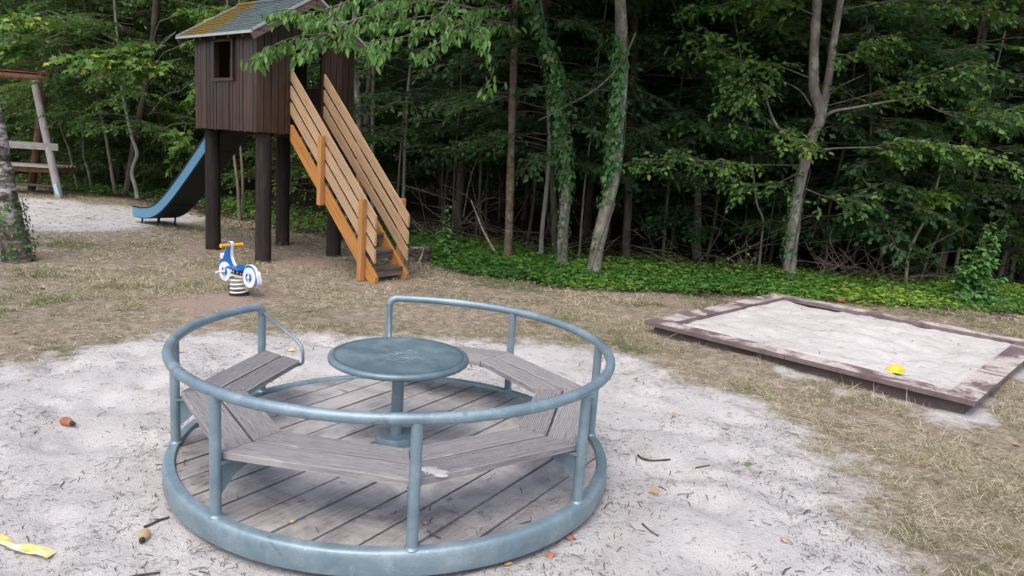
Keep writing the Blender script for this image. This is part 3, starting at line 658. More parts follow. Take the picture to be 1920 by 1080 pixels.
# stairs down from the gable door: l runs 0.79 -> 2.64
SL, SW = .965, .25
def sloped(l0, l1, ztop0, vert, w_, th, name, mat, plumb=True, foot=False):
    """board in the stair plane with plumb ends; local x along l"""
    lc = (l0 + l1) / 2; f = lambda l: ztop0 - SL * (l - l0); zc = f(lc)
    poly = [(l0, f(l0) - vert), (l1, f(l1) - vert), (l1, f(l1)), (l0, f(l0))]
    if foot: l2 = l0 + (ztop0 - vert) / SL; poly = [(l0, f(l0) - vert), (l2, 0.0), (l1 - .01, 0.), (l1, .02), (l1, f(l1)), (l0, f(l0))]
    q = MB(); n_ = len(poly); an = -math.atan(SL); Mi = Matrix.Rotation(-an, 2)
    vs = []
    for s_ in (-1, 1):
        for a_, z_ in poly:
            p_ = Mi @ Vector((a_ - lc, z_ - zc)); vs.append((p_.x, s_ * th / 2, p_.y))
    q.add(vs, [list(range(n_)), list(range(2 * n_ - 1, n_ - 1, -1))] + [[i, n_ + i, n_ + (i + 1) % n_, (i + 1) % n_] for i in range(n_)])
    o = q.build(name, mat, house); o.location = (lc, w_, zc); o.rotation_euler.y = -an; return o
for s_ in (-1, 1):
    sloped(.80, 2.63, 1.84, .21, s_ * SW, .045, 'stair_stringer', M['pine_orange'], foot=True)
    for k in range(3): sloped(.797, 2.6, 2.555 - k * .213, .148, s_ * (SW + .012), .028, 'rail_board', M['pine_rail'])
    MB().box((2.40, s_ * (SW + .066), .505), (.075, .075, 1.01), bev=.006).build('rail_post', M['pine_post'], house)
    MB().box((1.545, s_ * (SW + .062), 1.285), (.075, .068, .88), bev=.006).build('rail_post', M['pine_post'], house)
for k in range(9):
    zt = .17 + k * .19; l = 2.53 - (zt - .17) / SL
    MB().box((l - .06, 0, zt - .018), (.20, 2 * SW - .05, .036), bev=.004).build('stair_tread', M['tread'], house)
    MB().box((l + .018, 0, zt - .075), (.024, 2 * SW - .05, .075)).build('stair_riser', M['tread'], house)
# slide on the opposite side
M['slide_side'] = solid('blue_slide_side', (.10, .27, .42), .4, .4)
M['slide_under'] = solid('dark_slide_underside', (.02, .025, .03), .6, .3)
M['slide_bed'] = solid('blue_slide_bed', (.12, .25, .36), .35, .5)
prof = catmull([(-.78, 1.80), (-1.02, 1.77), (-1.25, 1.60), (-1.9, 1.10), (-2.55, .62), (-3.05, .31), (-3.4, .185), (-3.75, .14), (-4.08, .135)], 5)
def sweep(name, mat, w0, w1, dz0, dz1, parent):
    q = MB(); vs = []; n_ = len(prof)
    for i_, (l, z) in enumerate(prof):
        a_ = prof[max(i_ - 1, 0)]; c_ = prof[min(i_ + 1, n_ - 1)]; tx, tz = c_[0] - a_[0], c_[1] - a_[1]; ln = math.hypot(tx, tz); nx_, nz_ = tz / ln, -tx / ln
        for w_, d_ in ((w0, dz0), (w1, dz0), (w1, dz1), (w0, dz1)): vs.append((l + nx_ * d_, w_, z + nz_ * d_))
    fs = [[i_ * 4 + k, i_ * 4 + (k + 1) % 4, i_ * 4 + 4 + (k + 1) % 4, i_ * 4 + 4 + k] for i_ in range(n_ - 1) for k in range(4)] + [[0, 1, 2, 3], [4 * n_ - 1, 4 * n_ - 2, 4 * n_ - 3, 4 * n_ - 4]]
    q.add(vs, fs); return q.build(name, mat, parent, 35)
slide = sweep('slide', M['slide_bed'], -.235, .235, -.002, .008, house)
sweep('slide_underside', M['slide_under'], -.232, .232, -.05, -.006, slide)
for s_ in (-1, 1):
    sweep('slide_side', M['slide_side'], s_ * .237, s_ * .252, -.035, .13, slide); sweep('slide_handrail', M['slide_under'], s_ * .232, s_ * .262, .132, .152, slide)
for l, z in ((-1.45, 1.43), (-2.1, .94), (-2.75, .475)):
    MB().box((l - .03, 0, z - .055), (.05, .45, .035), Matrix.Rotation(-math.atan(.74), 3, 'Y')).build('slide_rib', M['slide_under'], slide)
for l, w_ in ((-3.35, -.15), (-3.35, .15), (-3.95, -.15), (-3.95, .15)):
    MB().tube([(l, w_, -.05), (l + .03, w_, .15)], .016, 8).build('slide_leg', M['slide_under'], slide)
# ==================================================================== SPRING RIDER
M['blue'] = solid('blue_panel', (.012, .13, .42), .4, .4); M['white'] = solid('white_panel', (.78, .79, .80), .4, .4); M['orange'] = solid('yellow_orange_grip', (.85, .42, .01), .4, .4); M['blackp'] = solid('black_panel', (.012, .012, .014), .4, .4); M['sky'] = solid('pale_blue_disc', (.38, .6, .75), .4, .4)
rid = empty('spring_rider', (-2.905, 7.57, 0), R(145), label='blue and white scooter shaped spring rider on a white coil', cat='spring rider')
outl = catmull([(.345, .265), (.345, .30), (.315, .335), (.275, .355), (.245, .41), (.215, .475), (.185, .528), (.15, .548), (.118, .53), (.125, .45), (.12, .385), (.085, .325), (.04, .285), (-.02, .272), (-.09, .275), (-.12, .30), (-.16, .338), (-.22, .345), (-.28, .32), (-.325, .27), (-.345, .21), (-.35, .155), (-.325, .14), (-.29, .19), (-.22, .20), (-.12, .195), (-.05, .20), (.06, .21), (.14, .225), (.24, .24), (.30, .245), (.325, .245)], 3)[:-1]
XZ = Matrix(((1, 0, 0), (0, 0, -1), (0, 1, 0)))
def panel(name, poly, y0, y1, mat, parent=rid): return MB().prism([(p[0], p[1]) for p in poly], y0, y1, XZ).build(name, mat, parent)
panel('body_panel', outl, -.016, .016, M['white'])
ctr_ = np.mean(np.array(outl), 0)
A_ = np.array(outl); tn = np.roll(A_, -1, 0) - np.roll(A_, 1, 0); nn_ = nrmz(np.stack([tn[:, 1], -tn[:, 0]], 1)); ar = np.sum(A_[:, 0] * np.roll(A_[:, 1], -1) - np.roll(A_[:, 0], -1) * A_[:, 1])
ins_ = A_ - nn_ * (.005 if ar > 0 else -.005)
for s_ in (-1, 1):
    panel('blue_face', ins_, *((.016, .0178) if s_ > 0 else (-.0178, -.016)), M['blue'])
    panel('engine_panel', [(.13, .215), (-.13, .205), (-.14, .245), (.09, .262), (.14, .25)], *((.0182, .020) if s_ > 0 else (-.020, -.0182)), M['blackp'])
    for k, u_ in enumerate((.105, .07, .0, -.06, -.1)): MB().tube([(u_, s_ * .0195, .237 - .002 * k), (u_, s_ * .0225, .237 - .002 * k)], .012 if k < 3 else .009, 12).build('engine_dot', M['white'], rid)
    MB().tube([(.21, s_ * .03, .215), (.21, s_ * .135, .215)], .013, 10).lathe([(.001, 0)], 4).build('foot_peg', M['white'], rid)
    MB().tube([(.135, s_ * .02, .508), (.135, s_ * .125, .508)], .0165, 12).build('handle_grip', M['orange'], rid)
    MB().tube([(.135, s_ * .118, .508), (.135, s_ * .13, .508)], .021, 12).build('grip_end', M['orange'], rid)
    MB().tube([(.285, s_ * .028, .385), (.285, s_ * .036, .385)], .03, 16).build('headlight', M['white'], rid) if False else None
    panel('tail_light', [(-.318, .29), (-.34, .275), (-.365, .2), (-.362, .165), (-.35, .16), (-.34, .22), (-.322, .262)], *((.0182, .022) if s_ > 0 else (-.022, -.0182)), M['white'])
    for u_, z_ in ((.215, .215), (-.215, .212)):
        w_ = MB(); w_.tube([(0, 0, 0), (0, s_ * .012, 0)], .104, 40)
        wh = w_.build('wheel', M['white'], rid, 40, loc=(u_, s_ * .0205, z_))
        MB().tube([(0, s_ * .0115, 0), (0, s_ * .0140, 0)], .052, 28).build('wheel_hub', M['blue'], wh)
        for q0 in (math.pi * .5, math.pi * 1.5):
            pl = [(0, 0)] + [(.052 * math.cos(q0 + .5 * (j - 3) / 3), .052 * math.sin(q0 + .5 * (j - 3) / 3)) for j in range(7)]
            y0_, y1_ = sorted((-s_ * .0138, -s_ * .0155)); MB().prism(pl, y0_, y1_, XZ).build('hub_glint', M['sky'], wh)
        MB().tube([(0, s_ * .0138, 0), (0, s_ * .023, 0)], .018, 14).build('hub_cap', M['white'], wh)
panel('headlight', [(.287 + .03 * math.cos(q) , .372 + .032 * math.sin(q)) for q in np.linspace(0, 2 * math.pi, 18)[:-1]], -.021, .021, M['white'])
MB().box((-.02, 0, .286), (.22, .2, .022), bev=.006).build('seat', M['blue'], rid)
hel = [(.085 * math.cos(q), .085 * math.sin(q), .012 + .185 * q / (2 * math.pi * 4.2)) for q in np.linspace(0, 2 * math.pi * 4.2, 150)]
MB().tube(hel, .0095, 8).build('spring', M['white'], rid, True)
MB().box((0, 0, .204), (.24, .12, .012)).build('spring_plate', M['white'], rid)
MB().lathe([(.001, .008), (.1, .008), (.1, -.03)], 24).build('ground_plate', M['slide_under'], rid)
# ==================================================================== CLIMBING FRAME (left edge)
M['grey_pole'] = stripes('silvered_round_timber', [(.3, (.20, .195, .19)), (.6, (.33, .32, .31)), (.8, (.43, .42, .41))], 5, (4, 4, .5), .85, .15, .4, .006)
M['brown_pole'] = stripes('brown_round_timber', [(.3, (.10, .055, .035)), (.6, (.18, .105, .07)), (.8, (.25, .16, .11))], 5, (4, 4, .5), .85, .15, .4, .006)
M['plat'] = stripes('silvered_boards', [(.3, (.23, .215, .20)), (.6, (.36, .34, .32)), (.8, (.46, .44, .42))], 5, (.6, 4, 4), .85, .15, .3, .004)
M['redcap'] = solid('red_metal_cap', (.30, .03, .035), .45, .4)
bd = Vector((-.86, -.2, .0)).normalized()
fr0 = Vector((-10.63, 16.5, 2.6))
clf = empty('climbing_frame', (-10.7, 16.4, 0), label='weathered timber climbing frame with red capped beam and platform at the left edge', cat='climbing frame')
O_ = Vector((-10.7, 16.4, 0))
def cpart(name, mat, pts, rad, n=12): return MB().tube([Vector(p) - O_ for p in pts], rad, n).build(name, mat, clf, 40)
fA = fr0 + bd * -.02
cpart('top_beam', M['brown_pole'], [fr0 - bd * .05 + Vector((0, 0, -.02)), fr0 + bd * 3.6 + Vector((0, 0, -.02))], .085)
MB().box(fr0 + bd * 1.7 + Vector((0, 0, .075)) - O_, (3.7, .2, .02), Matrix.Rotation(math.atan2(bd.y, bd.x), 3, 'Z')).build('beam_cap', M['redcap'], clf)
for k in (0, 3.4):
    e = bd * k
    cpart('leg', M['grey_pole'], [Vector((-10.80, 16.38, 2.5)) + e, Vector((-10.14, 16.05, -.05)) + e], [.075, .085])
    cpart('leg', M['brown_pole'], [fr0 + e + Vector((0, .05, .08)), Vector((-11.52, 17.15, -.05)) + e], [.085, .085])
    MB().lathe([(.001, .05), (.06, .04), (.095, 0), (.095, -.03)], 14).build('leg_cap', M['redcap'], clf, loc=fr0 + e + Vector((0, .05, .11)) - O_)
    MB().box(Vector((-10.17, 16.0, .16)) + e - O_, (.07, .03, .3), Matrix.Rotation(R(-14), 3, 'Y')).build('leg_shoe', M['sky'], clf)
Mb = Matrix.Rotation(math.atan2(bd.y, bd.x), 3, 'Z')
pc = Vector((-10.36, 16.16, 0))
MB().box(pc + bd * 1.55 + Vector((0, 0, 1.10)) - O_, (3.4, .05, .15), Mb).build('rail_board', M['plat'], clf)
MB().box(pc + bd * 1.85 + Vector((-.1, .75, 1.08)) - O_, (3.0, .05, .14), Mb).build('rail_board', M['plat'], clf)
for k in range(6): MB().box(pc + bd * 1.6 + Vector((.02, .03 + k * .15, .655)) - O_, (3.3, .14, .035), Mb).build('platform_board', M['plat'], clf)
MB().box(pc + bd * 1.6 + Vector((0, .10, .58)) - O_, (3.2, .06, .11), Mb).build('platform_joist', M['brown_pole'], clf)
MB().box(pc + bd * 1.6 + Vector((-.06, .85, .57)) - O_, (3.3, .07, .13), Mb).build('platform_joist', M['brown_pole'], clf)
MB().box(pc + bd * 1.2 + Vector((-.2, .95, .17)) - O_, (2.2, .2, .04), Mb).build('step_board', M['plat'], clf)
# ==================================================================== TREES
def trunk_pts(pix, Y, top=7.5, lean=0.):
    """pixel line of a trunk standing at distance Y, carried on above the frame"""
    P = [at(px, py, Y) for px, py in pix]
    d = (P[-1] - P[-2]).normalized(); d.z = max(d.z, .85); d.normalize()
    while P[-1].z < top: P.append(P[-1] + d * .9 + Vector((random.Random(len(P)).uniform(-.06, .06), 0, 0)))
    return P
def trunk_mesh(name, P, r0, r1, n=12, flare=1.5, seed=0, knob=.06):
    C = [np.array(p) for p in catmull(P, 5)]; m = len(C); z0 = C[0][2]; rn = np.random.default_rng(seed); zt = C[-1][2]
    rad = [(r0 + (r1 - r0) * min(1, (c[2] - z0) / max(zt - z0, .1))) * (1 + (flare - 1) * math.exp(-max(c[2] - z0, 0) / .16)) * (1 + rn.normal(0, knob * .5)) for c in C]
    q = MB(); q.tube(C, rad, n)
    V = np.array(q.v); k = rn.normal(0, 1, (len(V), 3)) * np.repeat(rad, n)[:len(V), None] * knob; q.v = [tuple(a) for a in V + k]; return q
TREES = {}
def tree(name, label, pix, Y, wpx, bark, top=7.5, wtop=.55, cat='tree', group=None, n=12, flare=1.45, seed=1, crown=None, base=None, **kw):
    P = trunk_pts(pix, Y, top); b0 = Vector((P[0].x, P[0].y, 0)); P[0] = Vector((P[0].x, P[0].y, -.06)) if P[0].z > -.06 else P[0]
    root = empty(name, b0, label=label, cat=cat, group=group)
    r0 = pxm(wpx, Y) / 2; q = trunk_mesh('trunk', [p - b0 for p in P], r0, r0 * wtop, n, flare, seed)
    q.build('trunk', M[bark], root, True)
    TREES[name] = (root, b0, P, r0)
    if crown: put_crown(root, *crown)
    return root, b0, P, r0
def gen_crown(seed, z0, z1, reach, nl, leaf, sl, kind='dia', nsp=4, space=.07, tone=.4, twigs=True, low=.6, droop=.3, jit=.75, hang=.35):
    rng = np.random.default_rng(seed); L = Leaves()
    for i in range(nl):
        f = (i + rng.uniform(0, 1)) / nl; z = z0 + (z1 - z0) * f; a = rng.uniform(0, 2 * math.pi)
        rc = reach * (math.sin(math.pi * min(1, .22 + .75 * f)) ** .7) * rng.uniform(.55, 1.1); d = np.array([math.cos(a), math.sin(a), rng.uniform(.05, .5) * low]); d /= np.linalg.norm(d)
        g = lambda t: np.array([0, 0, z]) + d * rc * t - UP * .25 * rc * t * t
        if twigs: L.tw.tube([g(0), g(.35), g(.7), g(1)], [.008 + rc * .007, .006 + rc * .004, .005, .003], 4, cap=False)
        for k in range(nsp):
            t = .35 + .65 * (k + rng.uniform(0, 1)) / nsp; da = rng.uniform(-1.1, 1.1) if k < nsp - 1 else 0
            dd = np.array([math.cos(a + da), math.sin(a + da), rng.uniform(-.2, .25)])
            spray(L, rng, g(t), dd, sl * rng.uniform(.7, 1.2), leaf, droop, tone + rng.normal(0, .12), .3, space, twigs, hang, jit, maxside=8)
    return L.mesh('crown', kind)
US = [gen_crown(100 + i, .35 + .2 * (i % 3), 4.8, 1.4, 46, .11, .62, 'dia', 5, .062, .42) for i in range(5)]          # understorey, small leaves
UM = [gen_crown(140 + i, .7, 4.4, 1.3, 34, .17, .62, 'maple', 4, .12, .5) for i in range(2)]                           # young maples
UH = [gen_crown(160 + i, 1.5, 5.4, 1.7, 46, .11, .7, 'dia', 5, .065, .36) for i in range(3)]                            # bare stem below
CT = [gen_crown(180 + i, 4.3, 8.6, 2.6, 44, .13, 1.0, 'dia', 5, .095, .4) for i in range(3)]                             # tall canopy
def put_crown(root, me, mat, rz=0., s=1., sz=1., twig='twig', loc=(0, 0, 0)):
    o = link('crown', me, root); o.rotation_euler.z = rz; o.scale = (s, s, sz); o.location = loc
    if not me.materials: me.materials.append(M[mat]); me.materials.append(M[twig])
    if me.materials[0] is not M[mat]:
        o.material_slots[0].link = 'OBJECT'; o.material_slots[0].material = M[mat]
    return o
def pix_limb(L, rng, pix, Y0, Y1, nsp, leaf, sl, tone, droop=.3, r0=.02, space=.055, spread=.9, tsp=.35, hang=0., twmin=.3):
    P = [np.array(at(px, py, Y0 + (Y1 - Y0) * i / max(1, len(pix) - 1))) for i, (px, py) in enumerate(pix)]; C = catmull(P, 5); m = len(C)
    L.tw.tube(C, [r0 + (.003 - r0) * i / (m - 1) for i in range(m)], 5, cap=False)
    for k in range(nsp):
        t = twmin + (1 - twmin) * (k + rng.uniform(0, 1)) / nsp; i = min(m - 2, int(t * (m - 1))); d = nrmz(C[i + 1] - C[i]); d = d * .7 + rng.normal(0, spread * .5, 3) + np.array([0, -.25, 0]); d[2] *= .4
        spray(L, rng, C[i], d, sl * rng.uniform(.7, 1.2), leaf, droop, tone + rng.normal(0, .1), tsp, space, True, hang + .15, .6, 9, .25)
def ivy(root, P, r0, y0, y1, n, seed, side=None, leaf=.07):
    rng = np.random.default_rng(seed); C = np.array(catmull([np.array(p) for p in P], 8)); zz = C[:, 2]; b0 = np.array(root.location)
    z = y0 + (y1 - y0) * rng.beta(1.3, 1.3, n); i = np.clip(np.searchsorted(zz, z), 1, len(C) - 1); c = C[i]; c[:, 2] = z
    a = rng.uniform(0, 2 * math.pi, n) if side is None else rng.normal(side, .8, n)
    o = np.stack([np.cos(a), np.sin(a), np.zeros(n)], 1); p = c + o * (r0 * 1.02 + np.abs(rng.normal(0, .035, n)))[:, None] - b0
    L = Leaves(); L.add(p, np.array([0, 0, -1.]) + o * rng.uniform(.1, .7, n)[:, None] + rng.normal(0, .3, (n, 3)), o + rng.normal(0, .35, (n, 3)) + np.array([0, 0, .4]), leaf * rng.uniform(.6, 1.15, n), rng.uniform(0, 1, n))
    for k in range(3):
        ph = k * 2.1; zs = np.linspace(max(.0, y0 - .5), y1, 24); ii = np.clip(np.searchsorted(zz, zs), 1, len(C) - 1)
        L.tw.tube([Vector(C[j]) - root.location + Vector((math.cos(ph + zq) * r0 * 1.08, math.sin(ph + zq) * r0 * 1.08, zq - C[j][2])) for j, zq in zip(ii, zs)], .006, 4)
    me = L.mesh('ivy', 'heart'); return link('ivy', me, root, [M['leaf_ivy'], M['twig']])
# --- the trees that stand at the edge, each placed from its foot
ch, b0, P, r0 = tree('cherry_tree', 'straight brown cherry trunk nearest the stairs, with a leafy drooping branch across the playhouse', [(951, 493), (954, 440), (957, 330), (961, 200), (964, 100), (967, 0)], 11.1, 16, 'bark_brown', seed=3)
rng = np.random.default_rng(77); L = Leaves()
def cherry(pix, Y0, Y1, n, r=.012, leaf=.125):
    Q = [np.array(at(px, py, Y0 + (Y1 - Y0) * i / (len(pix) - 1))) for i, (px, py) in enumerate(pix)]; C = np.array(catmull(Q, 8)); m = len(C)
    L.tw.tube(C, [r + (.002 - r) * i / (m - 1) for i in range(m)], 5, cap=False)
    t = np.clip(rng.uniform(0, 1, n) ** .8, 0, .999) * (m - 1); i = t.astype(int); p = C[i] + (C[np.minimum(i + 1, m - 1)] - C[i]) * (t - i)[:, None]
    d = nrmz(C[np.minimum(i + 1, m - 1)] - C[i]); k = n // 4
    off = rng.normal(0, .05, (n, 3)); off[:, 2] = -np.abs(off[:, 2]) * .8
    ld = d * .35 + np.array([0, 0, -.75]) + rng.normal(0, .38, (n, 3)); nn = rng.normal(0, .8, (n, 3)) + np.array([0, -.6, .35])
    L.add(p + off, ld, nn, leaf * rng.uniform(.6, 1.1, n), np.clip(rng.normal(.5, .25, n), 0, 1))
cherry([(964, 60), (900, 20), (800, 2), (746, 18), (668, 36), (616, 61), (559, 68), (512, 86), (466, 112)], 11, 7.3, 230, .022)
cherry([(616, 61), (590, 75), (572, 90), (560, 102)], 8.1, 7.6, 60)
cherry([(964, 20), (850, -20), (700, -15), (640, 8), (590, 22), (545, 18), (512, 22)], 11, 7.6, 240, .02)
cherry([(640, 8), (620, 30), (600, 40), (565, 36)], 8.2, 7.8, 70)
cherry([(668, 36), (650, 62), (648, 80)], 8.4, 8.0, 50)
cherry([(850, -10), (825, 26), (799, 44), (760, 68), (707, 75), (675, 92)], 9.8, 7.8, 150, .014)
cherry([(835, 20), (838, 50), (825, 78), (800, 92), (782, 104)], 9.6, 8.2, 70)
cherry([(720, 80), (712, 92), (698, 105)], 8.2, 7.9, 45)
cherry([(964, 44), (940, 42), (866, 30), (800, 30), (740, 40), (690, 42)], 10.8, 8.3, 150, .014)
cherry([(866, 30), (880, 50), (903, 62), (905, 75)], 9.8, 8.6, 90)
cherry([(870, 44), (850, 52), (842, 66)], 9.6, 8.6, 55)
cherry([(903, 57), (916, 104), (921, 146), (906, 170)], 9.0, 8.8, 38, .005, .11)
cherry([(935, 40), (915, 46), (900, 48)], 10.5, 9.2, 40)
cherry([(800, 2), (770, -5), (720, 2), (690, 12)], 9.8, 8.2, 90)
cherry([(960, 10), (925, 12), (890, 16), (862, 12)], 10.9, 8.8, 60)
me = L.mesh('drooping_branch', 'lance')
for v_ in (me,):
    co = np.zeros(len(me.vertices) * 3, np.float32); me.vertices.foreach_get('co', co); co = co.reshape(-1, 3) - np.array(b0); me.vertices.foreach_set('co', co.ravel().astype(np.float32)); me.update()
link('drooping_branch', me, ch, [M['leaf_cherry'], M['twig']])
put_crown(ch, CT[0], 'leaf', 1., 1., 1.)
tree('grey_sapling', 'thin pale grey curved sapling between the cherry trunk and the first ivy trunk', [(1014, 489), (1016, 440), (1021, 390), (1027, 330), (1030, 260), (1028, 190), (1024, 120)], 11.6, 8.5, 'bark_pale', top=5.5, seed=4, crown=(UH[0], 'leaf_dark', 2.))
tree('forest_tree', 'dark slender trunk close behind the first ivy covered trunk', [(1041, 480), (1038, 380), (1031, 250), (1026, 140), (1024, 60)], 12.2, 12, 'bark_dark', seed=5, crown=(CT[1], 'leaf', 2.))
i1, b1, P1, r1 = tree('ivy_tree', 'tree thickly wrapped in ivy whose top leans left, left of the other ivy trunk', [(1053, 507), (1056, 440), (1061, 360), (1059, 300), (1050, 220), (1040, 130), (1016, 60), (992, 0)], 10.83, 20, 'bark_grey', seed=6, crown=(CT[2], 'leaf', 3.))
ivy(i1, P1, r1, 1.2, 4.4, 1500, 1, leaf=.09); ivy(i1, P1, r1, .05, 1.4, 170, 2, leaf=.05)
i2, b2, P2, r2 = tree('ivy_tree', 'grey tree leaning right with ivy on its middle, right of the other ivy trunk', [(1109, 521), (1122, 455), (1138, 390), (1150, 330), (1160, 220), (1166, 120), (1163, 0)], 10.28, 25, 'bark_grey', seed=7, wtop=.65, crown=(CT[0], 'leaf', 4.))
ivy(i2, P2, r2, 1.35, 3.35, 620, 3, side=3.55, leaf=.085); ivy(i2, P2, r2, 1.0, 1.7, 110, 4, side=3.6, leaf=.055); ivy(i2, P2, r2, .02, .7, 70, 5, side=3.4, leaf=.045)
db = [at(px, py, 10.1) for px, py in [(1163, 110), (1190, 66)]]
MB().tube([Vector(p) - b2 for p in catmull([at(1192, 62, 10.2), at(1165, 118, 10.15), at(1120, 165, 10.0), at(1060, 200, 9.95), at(1010, 226, 9.9)], 6)], [.014 - .0004 * i for i in range(25)], 6).tube([at(1110, 170, 9.98) - b2, at(1128, 168, 9.95) - b2, at(1142, 170, 9.95) - b2], .004, 4).build('dead_branch', M['twig'], i2, True)
tree('forest_tree', 'dim brown trunk standing right of the leaning ivy tree', [(1173, 500), (1177, 400), (1183, 250), (1190, 100), (1191, 0)], 12.3, 16, 'bark_dark', seed=8, crown=(UH[1], 'leaf_dark', 1.))
tree('forest_tree', 'straight grey trunk in the shade behind the brushwood', [(1308, 487), (1308, 400), (1313, 300), (1320, 180), (1327, 60)], 13.3, 15, 'bark_grey', seed=9, crown=(CT[1], 'leaf', .5))
t8, b8, P8, r8 = tree('forked_tree', 'grey tree with forked trunk standing behind the sandbox', [(1478, 530), (1484, 460), (1493, 380), (1507, 310), (1524, 255), (1538, 222), (1535, 195), (1526, 165), (1526, 90), (1532, 0)], 11.2, 24, 'bark_grey', seed=10, wtop=.4)
def limb8(pix, ra, rb, name='limb'):
    C = catmull([at(px, py, yy_) - b8 for px, py, yy_ in pix], 6); m_ = len(C); MB().tube([Vector(c_) for c_ in C], [ra + (rb - ra) * i_ / (m_ - 1) for i_ in range(m_)], 9).build(name, M['bark_grey'], t8, True)
limb8([(1534, 232, 11.2), (1545, 195, 11.2), (1556, 130, 11.2), (1566, 60, 11.15), (1578, -10, 11.1), (1590, -90, 11.0)], .066, .045)
limb8([(1512, 292, 11.2), (1480, 262, 11.15), (1450, 225, 11.1), (1432, 168, 11.05)], .03, .016)
limb8([(1538, 228, 11.2), (1560, 210, 11.1), (1600, 202, 11.0), (1680, 188, 10.8), (1730, 180, 10.6)], .03, .008)
limb8([(1520, 284, 11.2), (1570, 278, 11.1), (1632, 276, 10.9)], .02, .007)
limb8([(1545, 190, 11.2), (1570, 165, 11.1), (1620, 140, 11.0)], .012, .004)
limb8([(1521, 200, 11.2), (1500, 170, 11.1), (1465, 150, 11.0)], .012, .004)
limb8([(1500, 400, 11.2), (1545, 392, 10.9), (1580, 372, 10.7)], .01, .003, 'dead_branch') if False else None
rng = np.random.default_rng(88); L = Leaves()
for pix, ya, yb, n, tone in (
    ([(1507, 310), (1400, 308), (1300, 300), (1195, 300)], 11.2, 10.5, 20, .62), ([(1520, 270), (1450, 250), (1340, 230), (1190, 235)], 11.2, 11.6, 20, .45),
    ([(1527, 150), (1450, 120), (1390, 110), (1320, 60)], 11.2, 10.7, 20, .62), ([(1545, 200), (1620, 180), (1720, 150), (1840, 105)], 11.2, 10.6, 20, .55),
    ([(1530, 280), (1640, 275), (1720, 265), (1890, 300)], 11.2, 10.3, 26, .68), ([(1560, 100), (1600, 100), (1650, 60)], 11.2, 10.8, 10, .66),
    ([(1500, 350), (1560, 372), (1612, 368)], 11.2, 10.9, 7, .55), ([(1533, 30), (1450, 5), (1290, 20)], 11.2, 10.6, 20, .6),
    ([(1575, 20), (1700, 0), (1850, 20)], 11.2, 10.5, 18, .5), ([(1440, 225), (1470, 250), (1500, 270)], 11.0, 10.7, 9, .66), ([(1432, 168), (1400, 150), (1380, 200)], 11, 10.8, 10, .6),
    ([(1505, 320), (1450, 345), (1390, 345)], 11.2, 10.9, 9, .55), ([(1700, 180), (1800, 220), (1900, 210)], 10.8, 10.5, 14, .5), ([(1260, 0), (1300, 90), (1370, 150)], 11.4, 11.0, 12, .6)):
    pix_limb(L, rng, pix, ya, yb, int(n * 1.5), .095, .5, tone, .3, .012)
me = L.mesh('crown', 'oval'); co = np.zeros(len(me.vertices) * 3, np.float32); me.vertices.foreach_get('co', co); me.vertices.foreach_set('co', (co.reshape(-1, 3) - np.array(b8)).astype(np.float32).ravel()); me.update()
link('crown', me, t8, [M['leaf_lit_edge'], M['twig']])
put_crown(t8, CT[2], 'leaf', 2.2, 1., 1.)
ivy(t8, P8, r8, .3, 1.75, 200, 8, side=3.5, leaf=.045)
# maple stems at the right
def stems(name, label, lines, Y, bark, crown=None, cat='tree', top=3.4, w=9, group=None, leafy=None):
    b0 = at(lines[0][0][0], lines[0][0][1], Y); b0.z = 0; root = empty(name, b0, label=label, cat=cat, group=group)
    for k, ln in enumerate(lines):
        Pq = trunk_pts(ln, Y + .12 * (k % 3 - 1), top); Pq[0].z = min(Pq[0].z, -.04); r_ = pxm(w, Y) / 2 * (1 if k == 0 else .8)
        trunk_mesh('stem', [p - b0 for p in Pq], r_, r_ * .5, 8, 1.25, k + 3).build('stem', M[bark], root, True)
    if crown: put_crown(root, *crown)
    return root, b0
stems('young_maple', 'cluster of dim brown maple stems rising together in the shade right of the brushwood', [[(1678, 495), (1681, 440), (1686, 380), (1692, 320)], [(1690, 495), (1690, 430), (1697, 350), (1706, 290)], [(1706, 498), (1705, 450), (1708, 400), (1716, 350)], [(1716, 500), (1722, 440), (1730, 390), (1742, 320)]], 13.2, 'bark_tan', (UM[0], 'leaf_dark', .3, 1., 1.), w=9)
mp, bm = stems('young_maple', 'slender pale maple stem bent right and topped by one bright spray of lobed leaves', [[(1701, 522), (1702, 485), (1714, 450), (1730, 420), (1746, 390), (1750, 372)]], 11.6, 'bark_tan', w=6.5, top=2.2)
rng = np.random.default_rng(9); L = Leaves()
for a_ in range(13): spray(L, rng, np.array(at(1735 + rng.uniform(-25, 25), 366 + rng.uniform(-14, 8), 11.4)) - np.array(bm), np.array([math.cos(a_), -.6 + .4 * math.sin(a_ * 2.), -.1]), .3, .16, .3, .78, .25, .14)
link('crown', L.mesh('crown', 'maple'), mp, [M['leaf_bright'], M['twig']])
stems('young_maple', 'thin curved sapling stem rising from the right end of the brushwood', [[(1662, 503), (1652, 465), (1646, 420), (1638, 380), (1636, 340)]], 12.2, 'bark_tan', (UM[1], 'leaf_dark', 1.3, .9, .9), w=5.5)
stems('coppice_tree', 'three brown stems spreading from one foot at the right edge of the picture', [[(1880, 490), (1893, 440), (1908, 390), (1924, 330)], [(1902, 490), (1906, 440), (1915, 390), (1930, 340)], [(1896, 495), (1912, 460), (1932, 425), (1950, 390)]], 13.0, 'bark_tan', (UM[0], 'leaf_dark', 2.5, 1., 1.), w=9.5)
stems('sapling', 'broken pale stem leaning right beside the leafy shrub', [[(1728, 515), (1740, 480), (1756, 450), (1765, 430)]], 11.9, 'deadwood', w=6.5, top=.1)
stems('sapling', 'thin leaning bare stick between the bent maple and the leafy shrub', [[(1756, 500), (1768, 470), (1785, 440)]], 12.2, 'deadwood', w=4, top=.1)
